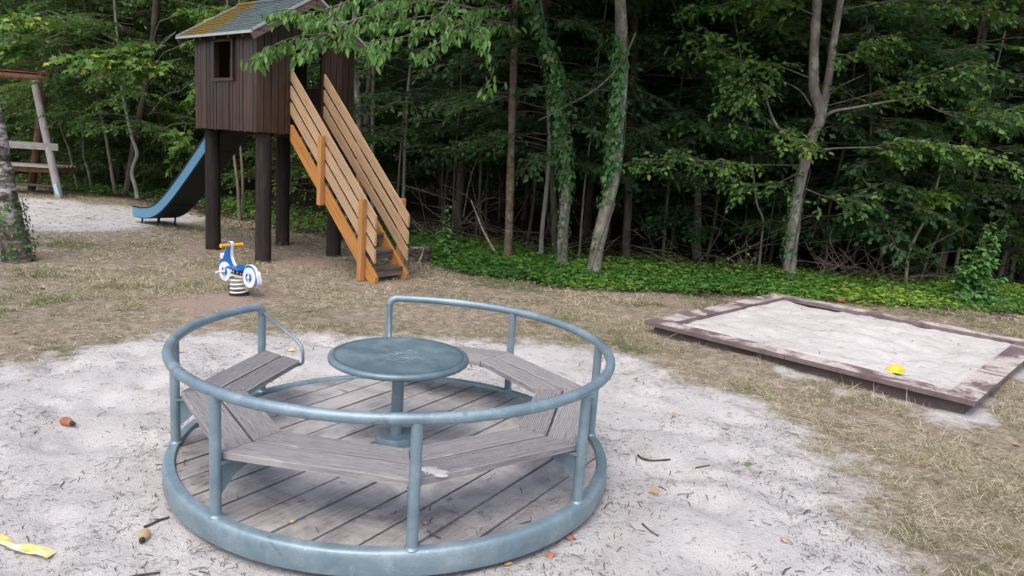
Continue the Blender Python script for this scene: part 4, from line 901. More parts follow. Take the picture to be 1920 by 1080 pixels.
stems('sapling', 'slim stem rising just behind the tall leafy shrub', [[(1795, 490), (1800, 455), (1812, 410), (1820, 370)]], 12.6, 'bark_tan', (US[1], 'leaf_dark', 1.), w=7)
# left side, in front of the lighter wood
for lab, ln, Y, wd, bk, cr in (
    ('slim trunk leaning left just right of the climbing frame', [(148, 352), (138, 321), (130, 282), (114, 236), (100, 144), (92, 60)], 18.3, 5, 'bark_grey', (UH[1], 'leaf_mid', .2, 1.2, 1.1)),
    ('slim wavy trunk, second to the right of the climbing frame', [(174, 361), (167, 326), (158, 293), (155, 254), (150, 210), (142, 168), (135, 100)], 17.9, 5.5, 'bark_grey', (UH[2], 'leaf_mid', 1.2, 1.1, 1.0)),
    ('slim straight trunk between the wavy trunk and the crooked trunk', [(217, 362), (207, 307), (198, 254), (189, 217), (181, 180), (172, 120)], 17.6, 6.5, 'bark_tan', (UH[0], 'leaf_mid', 2.2, 1.1, 1.05)),
    ('pale crooked trunk with a kink, left of the slide', [(259, 374), (254, 350), (248, 330), (249, 314), (257, 288), (248, 259), (237, 210), (229, 168), (224, 110)], 16.9, 7.5, 'bark_pale', (UH[1], 'leaf_mid', 3.2, 1.0, 1.0)),
    ('thick ivy footed trunk leaning left behind the slide', [(334, 345), (322, 312), (311, 273), (299, 219), (290, 150), (272, 70), (256, 0)], 18.8, 11, 'bark_brown', (CT[0], 'leaf', 4.2)),
    ('thin pale stem seen under the playhouse, left of its twin', [(450, 388), (446, 350), (440, 300), (436, 255), (434, 220)], 14.2, 6, 'bark_tan', None),
    ('thin pale stem seen under the playhouse, right of its twin', [(455, 388), (455, 340), (452, 290), (449, 250), (448, 200)], 14.3, 5.5, 'bark_tan', None),
    ('pale trunk right behind the corner of the playhouse', [(684, 420), (680, 340), (675, 250), (669, 160), (666, 60)], 13.2, 15, 'bark_grey', (CT[2], 'leaf_dark', .7)),
    ('greyish trunk seen through the stair rails', [(700, 420), (699, 330), (699, 240), (700, 150), (702, 60)], 14.0, 9, 'bark_grey', None),
    ('thin sapling rising right of the stair rails', [(752, 420), (757, 360), (760, 260), (766, 160), (775, 80)], 13.6, 7, 'bark_grey', (UH[0], 'leaf_dark', 2.9)),
    ('very thin sapling leaning right beside the stair rails', [(745, 420), (748, 330), (757, 220), (770, 120)], 13.8, 4, 'bark_tan', None),
    ('thin whip like sapling between the stairs and the cherry trunk', [(848, 470), (850, 380), (854, 290), (862, 200)], 13.0, 4, 'bark_dark', None),
    ('thin stick like sapling between the two ivy trunks', [(1086, 490), (1090, 420), (1098, 330), (1108, 250)], 12.0, 4, 'bark_grey', None),
    ('bare thin stem left of the forked tree', [(1424, 500), (1428, 450), (1430, 410), (1420, 385), (1414, 340)], 11.9, 4.5, 'bark_tan', None)):
    tree('sapling', lab, ln, Y, wd, bk, top=4.5, n=8, seed=len(lab), crown=cr)
# two ivy footed trunk extras
tv = [o for o in COL.objects if o.get('label', '').startswith('thick ivy footed')][0]
_P = [at(px, py, 18.8) for px, py in [(334, 345), (322, 312), (311, 273), (299, 219)]]; _P[0].z = 0; ivy(tv, _P, .08, .05, 1.5, 240, 12, leaf=.08)
# birch at the left edge
def birchm():
    m, t, b = newmat('birch_bark'); n = noise(t, coords(t, (1, 1, 2.2)), 4.5, 7, .7, .5); n2 = noise(t, coords(t, (1, 1, 5)), 6, 4, .6)
    c = ramp(t, n, [(.40, (.035, .03, .027)), (.50, (.16, .14, .125)), (.56, (.44, .42, .40)), (.75, (.56, .54, .52))])
    tc = node(t, 'ShaderNodeTexCoord'); sp = node(t, 'ShaderNodeSeparateXYZ', {0: tc.outputs['Object']})
    f = math_(t, 'ADD', math_(t, 'MULTIPLY', sp.outputs[2], -1.1), math_(t, 'ADD', math_(t, 'MULTIPLY', math_(t, 'SUBTRACT', n2, .5), 1.6), 1.0))
    c = mix(t, ramp(t, f, [(.35, g3(0)), (.75, g3(.85))]), c, ramp(t, n2, [(.35, (.045, .032, .027)), (.6, (.14, .10, .085)), (.75, (.20, .17, .15))])); setb(t, b, c, .85, .2); bump(t, b, n, .9, .02); return m
M['birch'] = birchm()
bo = Vector((-5.95, 8.55, 0)); bt = empty('birch_tree', bo, label='white barked birch trunk with ivy at its foot at the left edge', cat='tree')
BP = [Vector(p) for p in [(-5.94, 8.55, -.06), (-5.97, 8.55, .25), (-6.05, 8.55, .7), (-6.11, 8.56, 1.15), (-6.18, 8.57, 1.7), (-6.32, 8.6, 2.6), (-6.5, 8.6, 3.6), (-6.62, 8.6, 5), (-6.7, 8.6, 6.6)]]
trunk_mesh('trunk', [p - bo for p in BP], .142, .06, 18, 1.28, 5, .05).build('trunk', M['birch'], bt, True)
ivy(bt, BP, .158, .0, .75, 420, 21, leaf=.042)
put_crown(bt, CT[1], 'leaf', .4, .8, .85, loc=(-1.2, .4, .7))
# maple bough over the left side
rng = np.random.default_rng(31); mt = empty('maple_tree', (-9.4, 17.4, 0), label='maple with bright yellow green lobed leaves hanging left of the playhouse roof', cat='tree'); mo = np.array(mt.location); L = Leaves()
for pix, ya, yb, n in (([(330, 60), (290, 90), (220, 100), (130, 105)], 15.5, 14.2, 34), ([(340, 110), (310, 118), (260, 122), (200, 110)], 15.4, 14.2, 22), ([(300, 40), (380, 15), (430, 30)], 15.4, 14.8, 18), ([(330, 90), (370, 70), (400, 95)], 15.4, 14.6, 10), ([(340, 170), (365, 150), (380, 190)], 15.4, 15, 8), ([(90, 20), (60, 30), (20, 40)], 16, 15, 20), ([(120, 60), (60, 85), (10, 95)], 16.2, 15.2, 26), ([(350, 230), (345, 250), (340, 280)], 15.4, 15.2, 6)):
    pix_limb(L, rng, pix, ya, yb, n, .17, .5, .5, .35, .016, .13, .9, .5)
    e_ = np.array(at(*pix[0], ya)); s0 = mo + np.array([1.1, -.9, min(max(e_[2] - .5, 1.2), 3.0)]); L.tw.tube(catmull([s0, (s0 + e_) / 2 + np.array([0, 0, .15]), e_], 4), .016, 5, cap=False)
L.p = [a - mo for a in L.p]; L.tw.v = [tuple(np.array(v_) - mo) for v_ in L.tw.v]
link('crown', L.mesh('crown', 'maple'), mt, [M['leaf_bright'], M['twig']])
trunk_mesh('trunk', [Vector((0, 0, -.06)), Vector((.5, -.4, 1.5)), Vector((1.2, -1.0, 3.2)), Vector((1.6, -1.4, 5.2)), Vector((1.9, -1.4, 7))], .09, .05, 10, 1.3, 3).build('trunk', M['bark_dark'], mt, True)
# --- the wood behind: saplings nobody could tell apart, and tall trees
rng = np.random.default_rng(2024)
spots = []
for Yr, x0, x1, st in ((12.7, 2.4, 11.5, 1.25), (13.9, -2.2, 12, 1.35), (15.3, -4.6, 13, 1.35), (17.0, -7.6, 14, 1.4), (18.9, -17, 15, 1.5), (21.0, -18, 17, 1.6), (23.5, -20, 19, 1.8)):
    for xx_ in np.arange(x0, x1, st): spots.append((xx_ + rng.uniform(-.45, .45), Yr + rng.uniform(-.55, .55)))
STEM = []
for k in range(3):
    q = trunk_mesh('stem', [Vector((0, 0, -.08)), Vector((.05 * k, .04, 1.1)), Vector((-.06, .03 * k, 2.4)), Vector((.06, .02, 3.6)), Vector((.02, 0, 4.8))], .034, .012, 7, 1.3, 40 + k); STEM.append(q.mesh('stem', True))
for i_, (x_, y_) in enumerate(spots):
    if (-4.8 < x_ < -.9 and y_ < 15.2) or (x_ < -6 and y_ < 18.7): continue
    dark_gap = -2.2 < x_ < 2.6 and y_ < 17
    b_ = gpos(x_, y_); left = x_ < -5
    root = empty('understorey_sapling', b_, rng.uniform(0, 6.28), label='leafy understorey sapling deep in the shade of the wood', cat='sapling', group='saplings filling the dark wood')
    o = link('stem', STEM[i_ % 3], root, [M['bark_dark']])
    if x_ > 6 and i_ % 3 == 0: me_ = UM[i_ % 2]
    elif dark_gap: me_ = UH[i_ % 3]
    else: me_ = US[i_ % 5] if i_ % 4 else UH[i_ % 3]
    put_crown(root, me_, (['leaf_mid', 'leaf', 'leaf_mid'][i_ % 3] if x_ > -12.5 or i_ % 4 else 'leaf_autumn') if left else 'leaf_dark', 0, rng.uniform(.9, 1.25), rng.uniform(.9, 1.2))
TS = []
for k in range(2): TS.append(trunk_mesh('trunk', [Vector((0, 0, -.08)), Vector((.05, .04, 2)), Vector((-.1 * k, .03, 4.5)), Vector((.06, .02, 8))], .09, .05, 9, 1.35, 60 + k).mesh('trunk', True))
for i_, (x_, y_) in enumerate([(-1.2, 14.6), (1.5, 15.4), (3.2, 14.6), (5.3, 13.8), (7.4, 12.6), (9.6, 13.6), (-5.6, 17.4), (-3.2, 15.2), (0.2, 18), (4.2, 17.6), (8.2, 17), (11.2, 15.5), (-8.2, 20), (-11.5, 21), (-14.5, 20.5), (-4.4, 20.5), (2.4, 21), (6.2, 20.6), (10.6, 20), (13.5, 18.5), (-2, 23), (-10, 24)]):
    root = empty('tall_forest_tree', gpos(x_, y_), rng.uniform(0, 6.28), label='tall tree with dark trunk standing back in the wood', cat='tree', group='tall trees inside the wood')
    link('trunk', TS[i_ % 2], root, [M['bark_dark']]); put_crown(root, CT[i_ % 3], 'leaf', 0, rng.uniform(.9, 1.15), rng.uniform(.9, 1.1))
n = 90000; L = Leaves(); x_ = rng.uniform(-27, 27, n); y_ = rng.uniform(26, 31, n); z_ = rng.uniform(0, 10, n)
L.add(np.stack([x_, y_ + (x_ < -8) * 1.5, z_], 1), rng.normal(0, 1, (n, 3)) + np.array([0, 0, -.5]), rng.normal(0, .6, (n, 3)) + np.array([0, -.4, .7]), rng.uniform(.2, .4, n), np.clip(fbm(x_, z_, .6, 3, 5) + rng.normal(0, .12, n), 0, 1))
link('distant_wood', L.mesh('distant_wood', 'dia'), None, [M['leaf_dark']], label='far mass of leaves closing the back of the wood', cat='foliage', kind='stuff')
# ==================================================================== GROUND COVER, GRASS, LITTER
rng = np.random.default_rng(7)
def scatter(n, x0, x1, y0, y1): return rng.uniform(x0, x1, n), rng.uniform(y0, y1, n)
x, y = scatter(90000, -3.2, 11, 8.9, 13.2); d = sdf(x, y, EDGE) + (fbm(x, y, 1.3, 3, 4) - .47) * 1.0; pn = fbm(x, y, 1.9, 3, 9)
keep = (d > -.12) & (rng.uniform(0, 1, len(x)) < np.clip(1.15 - np.maximum(d - 1.2, 0) * .8, .06, 1) * np.clip((d + .25) * 2.2, 0, 1) * np.where(x < -1.4, .5, 1)); x, y, d, pn = x[keep], y[keep], d[keep], pn[keep]
n = len(x); z = ground_z(x, y) + .02 + rng.uniform(0, 1, n) * (.05 + .16 * np.clip(pn - .3, 0, 1) + .05 * np.clip(d, 0, 1)); a = rng.uniform(0, 6.28, n)
L = Leaves(); L.add(np.stack([x, y, z], 1), np.stack([np.cos(a), np.sin(a), rng.uniform(-.3, .3, n)], 1), np.array([0, -.15, 1]) + rng.normal(0, .35, (n, 3)), rng.uniform(.035, .09, n), np.clip(rng.normal(.5, .22, n) + (fbm(x, y, .9, 3, 66) - .47) * 1.3 + .2 * np.clip((x - 2) / 2.5, 0, 1), 0, np.where(rng.uniform(0, 1, n) < .03, 1, .88)))
link('ground_cover', L.mesh('ground_cover', 'oval'), None, [M['leaf_cover']], label='low carpet of bright green creeping leaves along the foot of the wood', cat='ground cover', kind='stuff')
x, y = scatter(26000, -16, -1.2, 9.6, 19.5); d = sdf(x, y, EDGE) + (fbm(x, y, .9, 3, 14) - .47) * 1.4; keep = (d > .1) & (d < 2.2); x, y, d = x[keep], y[keep], d[keep]; n = len(x)
z = ground_z(x, y) + rng.uniform(0, 1, n) ** 1.6 * (.12 + .5 * np.clip(fbm(x, y, 1.1, 3, 6) - .35, 0, 1)); a = rng.uniform(0, 6.28, n)
L = Leaves(); L.add(np.stack([x, y, z], 1), np.stack([np.cos(a), np.sin(a), rng.uniform(-.4, .3, n)], 1), np.array([0, -.3, 1]) + rng.normal(0, .4, (n, 3)), rng.uniform(.05, .11, n), np.clip(rng.normal(.35, .2, n), 0, 1))
link('woodland_weeds', L.mesh('woodland_weeds', 'oval'), None, [M['leaf_cover']], label='knee high green weeds at the edge of the wood behind the playhouse', cat='weeds', kind='stuff')
# grass
def grass(n, x0, x1, y0, y1, ln, wd, L):
    x, y = scatter(n, x0, x1, y0, y1); s_, f_, d_ = masks(x, y); pn = fbm(x, y, 1.1, 4, 40); pf = fbm(x, y, 5, 3, 44)
    q = np.stack([x - SBL.x, y - SBL.y]); u = q[0] * SBU.x + q[1] * SBU.y; v_ = q[0] * SBV.x + q[1] * SBV.y; inb = (u > .06) & (u < SBLU - .06) & (v_ > .06) & (v_ < SBLV - .06)
    pr = np.clip(1 - s_ * 1.25, 0.004, 1) * np.clip(1.0 - f_ * .9, .05, 1) * np.clip(1 - d_ * .93, .05, 1) * np.clip(.05 + 2.2 * (pf - .28), .08, 1) * np.clip((fbm(x, y, 1.5, 4, 48) - .36) * 5, .1, 1) * ~inb
    k = rng.uniform(0, 1, n) < pr; x, y, pn, pf = x[k], y[k], pn[k], pf[k]; m = len(x); a = rng.uniform(0, 6.28, m)
    el = np.clip(rng.normal(.3, .35, m), .02, 1.3); green = np.clip((pn - .39) * 3. + (rng.uniform(0, 1, m) - .62) * .9, 0, .8)
    tone = np.clip(np.where(rng.uniform(0, 1, m) < green, rng.uniform(0, .35, m), rng.normal(.66, .24, m)), 0, 1)
    D = np.stack([np.cos(a) * np.cos(el), np.sin(a) * np.cos(el), np.sin(el)], 1)
    L.add(np.stack([x, y, ground_z(x, y) + .002 + rng.uniform(0, .012, m)], 1), D, np.array([0, 0, 1]) + rng.normal(0, .5, (m, 3)), ln * rng.uniform(.5, 1.4, m), tone); return m
LEAF['blade'] = (np.array([(0, -.016, 0), (0, .016, 0), (1, 0, -.1)]), [(0, 1, 2)])
LEAF['blade_far'] = (np.array([(0, -.032, 0), (0, .032, 0), (1, 0, -.1)]), [(0, 1, 2)])
L = Leaves(); grass(850000, 1.0, 5.6, 1.7, 7.6, .062, 0, L); grass(300000, -4.6, 1.3, 5.6, 7.8, .055, 0, L)
L2 = Leaves(); grass(680000, -7.5, 8.8, 7.4, 10.6, .058, 0, L2); grass(200000, -8, -3.0, 4.5, 8, .055, 0, L2); grass(170000, -12.5, -2.5, 10.2, 17.6, .085, 0, L2); grass(30000, 4.6, 8, 5, 9, .065, 0, L2)
me = L.mesh('dry_grass', 'blade'); link('dry_grass', me, None, [M['drygrass']], label='straw coloured short grass around the sand and the sandbox', cat='grass', kind='stuff')
me = L2.mesh('lawn_grass', 'blade_far'); link('lawn_grass', me, None, [M['drygrass']], label='thin half dry lawn between the sand and the wood', cat='grass', kind='stuff')
# longer straws and tufts
L = Leaves(); m = 5200; x, y = scatter(m, 1.3, 5.5, 1.8, 7.5); s_, f_, d_ = masks(x, y); cl = fbm(x, y, 3, 2, 71); k = (s_ < .45) & (cl > .5); x, y = x[k], y[k]; m = len(x); a = rng.uniform(0, 6.28, m); el = np.clip(rng.normal(.6, .4, m), .05, 1.4)
q = np.stack([x - SBL.x, y - SBL.y]); u = q[0] * SBU.x + q[1] * SBU.y; v_ = q[0] * SBV.x + q[1] * SBV.y; k = ~((u > -.02) & (u < SBLU + .02) & (v_ > -.02) & (v_ < SBLV + .02)); x, y, a, el = x[k], y[k], a[k], el[k]; m = len(x)
LEAF['straw'] = (np.array([(0, -.009, 0), (0, .009, 0), (.6, .007, .03), (.6, -.007, .03), (1, 0, -.08)]), [(0, 1, 2, 3), (3, 2, 4)])
L.add(np.stack([x, y, ground_z(x, y)], 1), np.stack([np.cos(a) * np.cos(el), np.sin(a) * np.cos(el), np.sin(el)], 1), np.array([0, 0, 1]) + rng.normal(0, .4, (m, 3)), rng.uniform(.08, .2, m), np.where(rng.uniform(0, 1, m) < .25, rng.uniform(0, .25, m), rng.uniform(.7, 1, m)))
link('long_straws', L.mesh('long_straws', 'straw'), None, [M['drygrass']], label='longer pale straws and tufts sticking out of the dry grass', cat='grass', kind='stuff')
# twig crumbs on the sand
LEAF['crumb'] = (np.array([(0, -.045, .03), (0, .045, .03), (.5, .10, .06), (.5, .01, .06), (1, .02, .03), (1, -.05, .03)]), [(0, 1, 2, 3), (3, 2, 4, 5)])
L = Leaves()
def crumbs(n, x0, x1, y0, y1, ok, zf, sz):
    x, y = scatter(n, x0, x1, y0, y1); k = ok(x, y); x, y = x[k], y[k]; m = len(x); a = rng.uniform(0, 6.28, m)
    L.add(np.stack([x, y, zf(x, y) + .003], 1), np.stack([np.cos(a), np.sin(a), rng.normal(0, .1, m)], 1), np.array([0, 0, 1]) + rng.normal(0, .25, (m, 3)), sz * rng.gamma(2.2, .4, m) , rng.beta(1.5, 1.6, m) * .55)
def oks(x, y):
    s_, f_, d_ = masks(x, y); r_ = np.hypot(x - CX, y - CY); c_ = fbm(x, y, 2.6, 4, 91); return (s_ > .5) & (r_ > 1.12) & (rng.uniform(0, 1, len(x)) < np.clip((c_ - .33) * 3.5, .12, 1) + .6 * np.exp(-np.abs(r_ - 1.3) / .12))
crumbs(120000, -4, 2.3, 1.7, 6.6, oks, ground_z, .0155); crumbs(2500, -4, 2.3, 1.7, 6.6, oks, ground_z, .03)
crumbs(7000, -13, -5.6, 11.2, 15.8, lambda x, y: masks(x, y)[0] > .5, ground_z, .05)
link('twig_crumbs', L.mesh('twig_crumbs', 'crumb'), None, [M['litter']], label='dark twig crumbs and needles strewn over the pale sand', cat='debris', kind='stuff')
L = Leaves()
def inbox(x, y): return rng.uniform(0, 1, len(x)) < .9
NB = 1100; xx_, yy2 = rng.uniform(-hu + .24, hu - .24, NB), rng.uniform(-hv + .24, hv - .24, NB); a = rng.uniform(0, 6.28, NB)
zb = np.interp(xx_, xs, xs) * 0; ix = np.clip(np.searchsorted(xs, xx_), 0, len(xs) - 1); iy = np.clip(np.searchsorted(ys, yy2), 0, len(ys) - 1); zb = zz.reshape(90, 90)[iy, ix]
L.add(np.stack([xx_, yy2, zb + .006], 1), np.stack([np.cos(a), np.sin(a), 0 * a], 1), np.array([0, 0, 1]) + rng.normal(0, .25, (NB, 3)), .022 * rng.gamma(2., .45, NB), rng.uniform(0, .5, NB))
o = link('box_crumbs', L.mesh('box_crumbs', 'crumb'), None, [M['litter']], loc=(ctr.x, ctr.y, 0), label='small twig crumbs scattered on the sandbox sand', cat='debris', kind='stuff'); o.rotation_euler.z = R(-43)
# crumbs and grit on the carousel deck
L = Leaves(); m = 1500; a = rng.uniform(0, 6.28, m); r_ = 1.06 * np.sqrt(rng.uniform(.1, 1, m)); a2 = rng.uniform(0, 6.28, m); k = rng.uniform(0, 1, m) < np.clip((r_ - .55) * 2, .1, 1); a, r_, a2 = a[k], r_[k], a2[k]; m = len(a)
L.add(np.stack([CX + r_ * np.cos(a), CY + r_ * np.sin(a), np.full(m, .1155)], 1), np.stack([np.cos(a2), np.sin(a2), 0 * a2], 1), np.array([0, 0, 1]) + rng.normal(0, .2, (m, 3)), .018 * rng.gamma(2., .45, m), rng.uniform(0, .6, m))
link('deck_crumbs', L.mesh('deck_crumbs', 'crumb'), None, [M['litter']], label='tiny twig crumbs lying on the carousel deck', cat='debris', kind='stuff')
# fallen leaves
L = Leaves(); x, y = scatter(520, -6, 7, 2.2, 10.2); q = np.stack([x - SBL.x, y - SBL.y]); u = q[0] * SBU.x + q[1] * SBU.y; v_ = q[0] * SBV.x + q[1] * SBV.y
k = (np.hypot(x - CX, y - CY) > 1.2) & ~((u > -.05) & (u < SBLU + .05) & (v_ > -.05) & (v_ < SBLV + .05)) & ((masks(x, y)[0] < .4) | (rng.uniform(0, 1, 520) < .12)); x, y = x[k], y[k]; m = len(x); a = rng.uniform(0, 6.28, m)
L.add(np.stack([x, y, ground_z(x, y) + .022], 1), np.stack([np.cos(a), np.sin(a), rng.normal(0, .25, m)], 1), np.array([0, 0, 1]) + rng.normal(0, .4, (m, 3)), rng.uniform(.03, .065, m), rng.uniform(.55, 1, m))
x, y = scatter(9000, -9, 10, 9.2, 16); dd = sdf(x, y, EDGE); k = (dd > -.5) & (dd < 5); x, y = x[k], y[k]; m = len(x); a = rng.uniform(0, 6.28, m)
L.add(np.stack([x, y, ground_z(x, y) + .012], 1), np.stack([np.cos(a), np.sin(a), rng.normal(0, .25, m)], 1), np.array([0, 0, 1]) + rng.normal(0, .4, (m, 3)), rng.uniform(.04, .085, m), rng.uniform(.1, .9, m))
link('fallen_leaves', L.mesh('fallen_leaves', 'oval'), None, [M['litter']], label='scattered brown and orange fallen leaves on the lawn and wood floor', cat='leaf litter', kind='stuff')
# brushwood
def brush(name, label, px0, px1, py, Y0, Y1, n, h, seed, lenr=(.5, 1.6)):
    rn = np.random.default_rng(seed); q = MB()
    for k in range(n):
        Y_ = rn.uniform(Y0, Y1); p = np.array(at(rn.uniform(px0, px1), py, Y_)); p[2] = rn.uniform(.02, h) * rn.uniform(.3, 1); a = rn.uniform(0, 6.28); ln = rn.uniform(*lenr); e = rn.normal(.3, .45); d_ = np.array([math.cos(a) * math.cos(e), math.sin(a) * .6, math.sin(e)])
        mid = p + d_ * ln * .5 + rn.normal(0, .06, 3); end = p + d_ * ln + rn.normal(0, .12, 3)
        P_ = [p, mid, end]
        for v_ in P_: v_[2] = max(v_[2], .015)
        q.tube(catmull(P_, 3), [.009 * rn.uniform(.4, 1.2)] * 4 + [.005, .004, .003], 4, cap=False)
        if rn.uniform() < .6: q.tube([mid, mid + rn.normal(0, .22, 3) + np.array([0, 0, .1])], [.004, .002], 3, cap=False)
    return q.build(name, M['deadwood'] if seed % 2 else M['twig'], None, True, label=label, cat='brushwood', kind='stuff')
brush('brushwood', 'heap of thin dead branches between the forked tree and the maple stems', 1535, 1690, 505, 11.3, 12.2, 60, .38, 1)
brush('brushwood', 'loose tangle of grey twigs around the straight shaded trunk', 1190, 1440, 500, 11.5, 13.2, 42, .75, 2, (.5, 1.8))
brush('brushwood', 'tangle of dark sticks between the stump and the cherry trunk', 795, 940, 480, 11.8, 13.4, 38, 1.0, 4, (.5, 1.7))
brush('brushwood', 'low dead twigs in the shade between the cherry trunk and the leaning ivy tree', 960, 1180, 485, 11.8, 13.2, 22, .4, 8)
brush('brushwood', 'sparse dead twigs behind the leafy shrub at the right', 1700, 1900, 500, 11.6, 13, 20, .4, 6)
MB().tube([Vector(c_) for c_ in catmull([at(883, 375, 11.9), at(893, 400, 11.8), at(906, 432, 11.6), at(922, 462, 11.4), at(937, 490, 11.2)], 6)], [.011 + .0006 * i for i in range(25)], 7).build('dead_branch', M['deadwood'], None, True, label='bent pale dead branch leaning beside the cherry trunk foot', cat='branch')
# stump with a stick
sp_ = gnd(782, 492); st = empty('tree_stump', (sp_.x, sp_.y, 0), label='low mossy tree stump right of the stair foot', cat='stump')
trunk_mesh('stump_wood', [Vector((0, .2, -.05)), Vector((0, .2, .06)), Vector((.01, .2, .13)), Vector((0, .2, .19))], .15, .14, 18, 1.5, 9, .07).build('stump_wood', M['bark_dark'], st, True)
MB().lathe([(.001, .20), (.1, .197), (.138, .188)], 18, (0, .2, 0)).build('cut_face', M['deadwood'], st)
a_, b_ = at(796, 461, sp_.y + .05), gnd(778, 506); MB().tube([b_, (a_ + b_) / 2 + Vector((.02, 0, .01)), a_], [.012, .016, .013], 8).build('stick', M['deadwood'], None, True, label='pale stick leaning against the tree stump by the stairs', cat='stick')
# tall leafy shrub at the right and smaller leafy plants
def shrub(name, label, foot, shoots, Y, leaf, mat, n, kind='heart', extra=()):
    b0 = gnd(*foot); b0.z = 0; root = empty(name, b0, label=label, cat='shrub'); rn = np.random.default_rng(int(foot[0])); L = Leaves(); sm = MB(); B = np.array(b0)
    for (tx, ty, dY) in shoots:
        tip = np.array(at(tx, ty, b0.y + dY)) - B; mid = tip * .5 + np.array([rn.normal(0, .04), 0, .06]); C = np.array(catmull([np.array([rn.normal(0, .05), rn.normal(0, .05), -.02]), mid, tip], 6)); sm.tube(C, [.008 - .0005 * i for i in range(len(C))], 5)
        t = rn.uniform(.18, 1, n) * (len(C) - 1.01); i = t.astype(int); p = C[i] + (C[i + 1] - C[i]) * (t - i)[:, None]; a = rn.uniform(0, 6.28, n); tap = 1 - .5 * t / len(C)
        o = np.stack([np.cos(a), np.sin(a), np.zeros(n)], 1); L.add(p + o * .03, o + np.array([0, 0, -.35]) + rn.normal(0, .25, (n, 3)), np.array([0, 0, .9]) + o * .5 + rn.normal(0, .3, (n, 3)), leaf * tap * rn.uniform(.7, 1.15, n), np.clip(rn.normal(.5, .22, n), 0, 1))
    sm.build('stem', M['twig'], root, True); link('foliage', L.mesh('foliage', kind), root, [M[mat], M['twig']]); return root
shrub('leafy_shrub', 'tall leafy shrub with two upright shoots at the right behind the sandbox', (1832, 566), [(1858, 414, .1), (1880, 430, .2), (1838, 450, 0), (1812, 466, -.1), (1850, 470, -.2), (1800, 500, -.2), (1870, 485, .1), (1822, 500, -.25), (1785, 525, -.2), (1880, 520, -.1), (1845, 525, -.3), (1862, 440, .1), (1868, 460, .1)], 10.3, .135, 'leaf_big', 60)
shrub('low_plant', 'low broad leaved plant at the foot of the tall shrub', (1820, 575), [(1800, 548, -.1), (1830, 552, -.15), (1850, 545, -.1), (1780, 555, -.1), (1870, 556, -.05), (1890, 560, -.05)], 10.1, .12, 'leaf_big', 14)
shrub('bramble', 'small bramble with pale leaves left of the forked tree', (1400, 522), [(1375, 450, 0), (1400, 440, .1), (1425, 470, 0), (1385, 490, -.1), (1415, 495, -.1), (1360, 480, .1), (1440, 500, 0)], 11, .075, 'leaf_cover', 16)
shrub('bramble', 'small leafy bush under the playhouse between its posts', (462, 402), [(445, 385, 0), (470, 372, .1), (480, 385, 0), (455, 390, -.1), (440, 395, .1)], 13, .09, 'leaf_cover', 22)
shrub('bramble', 'dark leafy bush right of the pale crooked trunk, behind the slide', (300, 362), [(285, 330, 0), (300, 322, .2), (320, 335, 0), (275, 345, 0), (335, 350, .1), (310, 345, 0)], 17, .1, 'leaf_cover', 40)
shrub('bramble', 'leafy climber hanging in front of the dark gap left of the cherry trunk', (838, 486), [(828, 400, 0), (840, 380, .1), (822, 430, 0), (835, 440, .1)], 12, .1, 'leaf_big', 26)
shrub('grass_clump', 'wispy green clump beyond the far corner of the sandbox', (1885, 592), [(1870, 575, 0), (1880, 565, 0), (1890, 570, 0), (1900, 578, 0)], 9.6, .05, 'leaf_cover', 30, 'lance')
# things lying on the sand
def cone(px, py, rz, mat, label, s=1.):
    g = gnd(px, py); p = gpos(g.x, g.y); root = empty('pine_cone', p + Vector((0, 0, .017 * s)), rz, label=label, cat='pine cone'); q = MB()
    MB().tube([(-.035 * s, 0, 0), (-.02 * s, 0, 0), (.01 * s, 0, 0), (.04 * s, 0, 0)], [.006 * s, .012 * s, .011 * s, .003 * s], 10).build('core', M['litter'], root)
    for i in range(11):
        t_ = i / 10; xq = (-.035 + .075 * t_) * s; rq = (.02 * math.sin(math.pi * (.15 + .8 * (1 - t_)) ** .9) + .003) * s
        for k in range(9):
            a_ = k * 2 * math.pi / 9 + (i % 2) * .35; c_, s2 = math.cos(a_), math.sin(a_); tq = Vector((0, -s2, c_)) * .006 * s; ro_ = Vector((0, c_, s2))
            q.add([Vector((xq, 0, 0)) + ro_ * rq * .3 - tq, Vector((xq, 0, 0)) + ro_ * rq * .3 + tq, Vector((xq + .012 * s, 0, 0)) + ro_ * rq + tq, Vector((xq + .015 * s, 0, 0)) + ro_ * rq * 1.03, Vector((xq + .012 * s, 0, 0)) + ro_ * rq - tq], [(0, 1, 2, 3, 4)])
    q.build('scales', mat, root, kind='stuff')
cone(131, 799, R(160), solid('rusty_cone', (.42, .20, .11), .8, .2), 'rust coloured pine cone lying on the sand left of the carousel', 1.15)
cone(268, 1008, R(105), solid('pale_cone', (.42, .33, .2), .8, .2), 'pale gnawed pine cone on the sand in front of the carousel', 1.0)
q = MB(); A_, B_ = gnd(-40, 1003), gnd(97, 1029); d_ = (B_ - A_); d_.z = 0; ln = d_.length; d_.normalize(); sd2 = Vector((-d_.y, d_.x, 0)); vs = []; nn2 = 14
for i in range(nn2 + 1):
    t_ = i / nn2; c_ = gpos((A_ + d_ * ln * t_).x, (A_ + d_ * ln * t_).y) + Vector((0, 0, .010 + .006 * math.sin(t_ * 5) ** 2 + .002 * math.sin(t_ * 23)))
    wv = .027 * (1 - .35 * math.exp(-((t_ - .45) / .1) ** 2)); vs += [c_ - sd2 * wv, c_ + Vector((0, 0, .006 * math.sin(t_ * 15 + 1))), c_ + sd2 * wv + Vector((0, 0, .004 * math.sin(t_ * 11)))]
q.add(vs, [[i * 3 + k, i * 3 + 3 + k, i * 3 + 4 + k, i * 3 + 1 + k] for i in range(nn2) for k in range(2)])
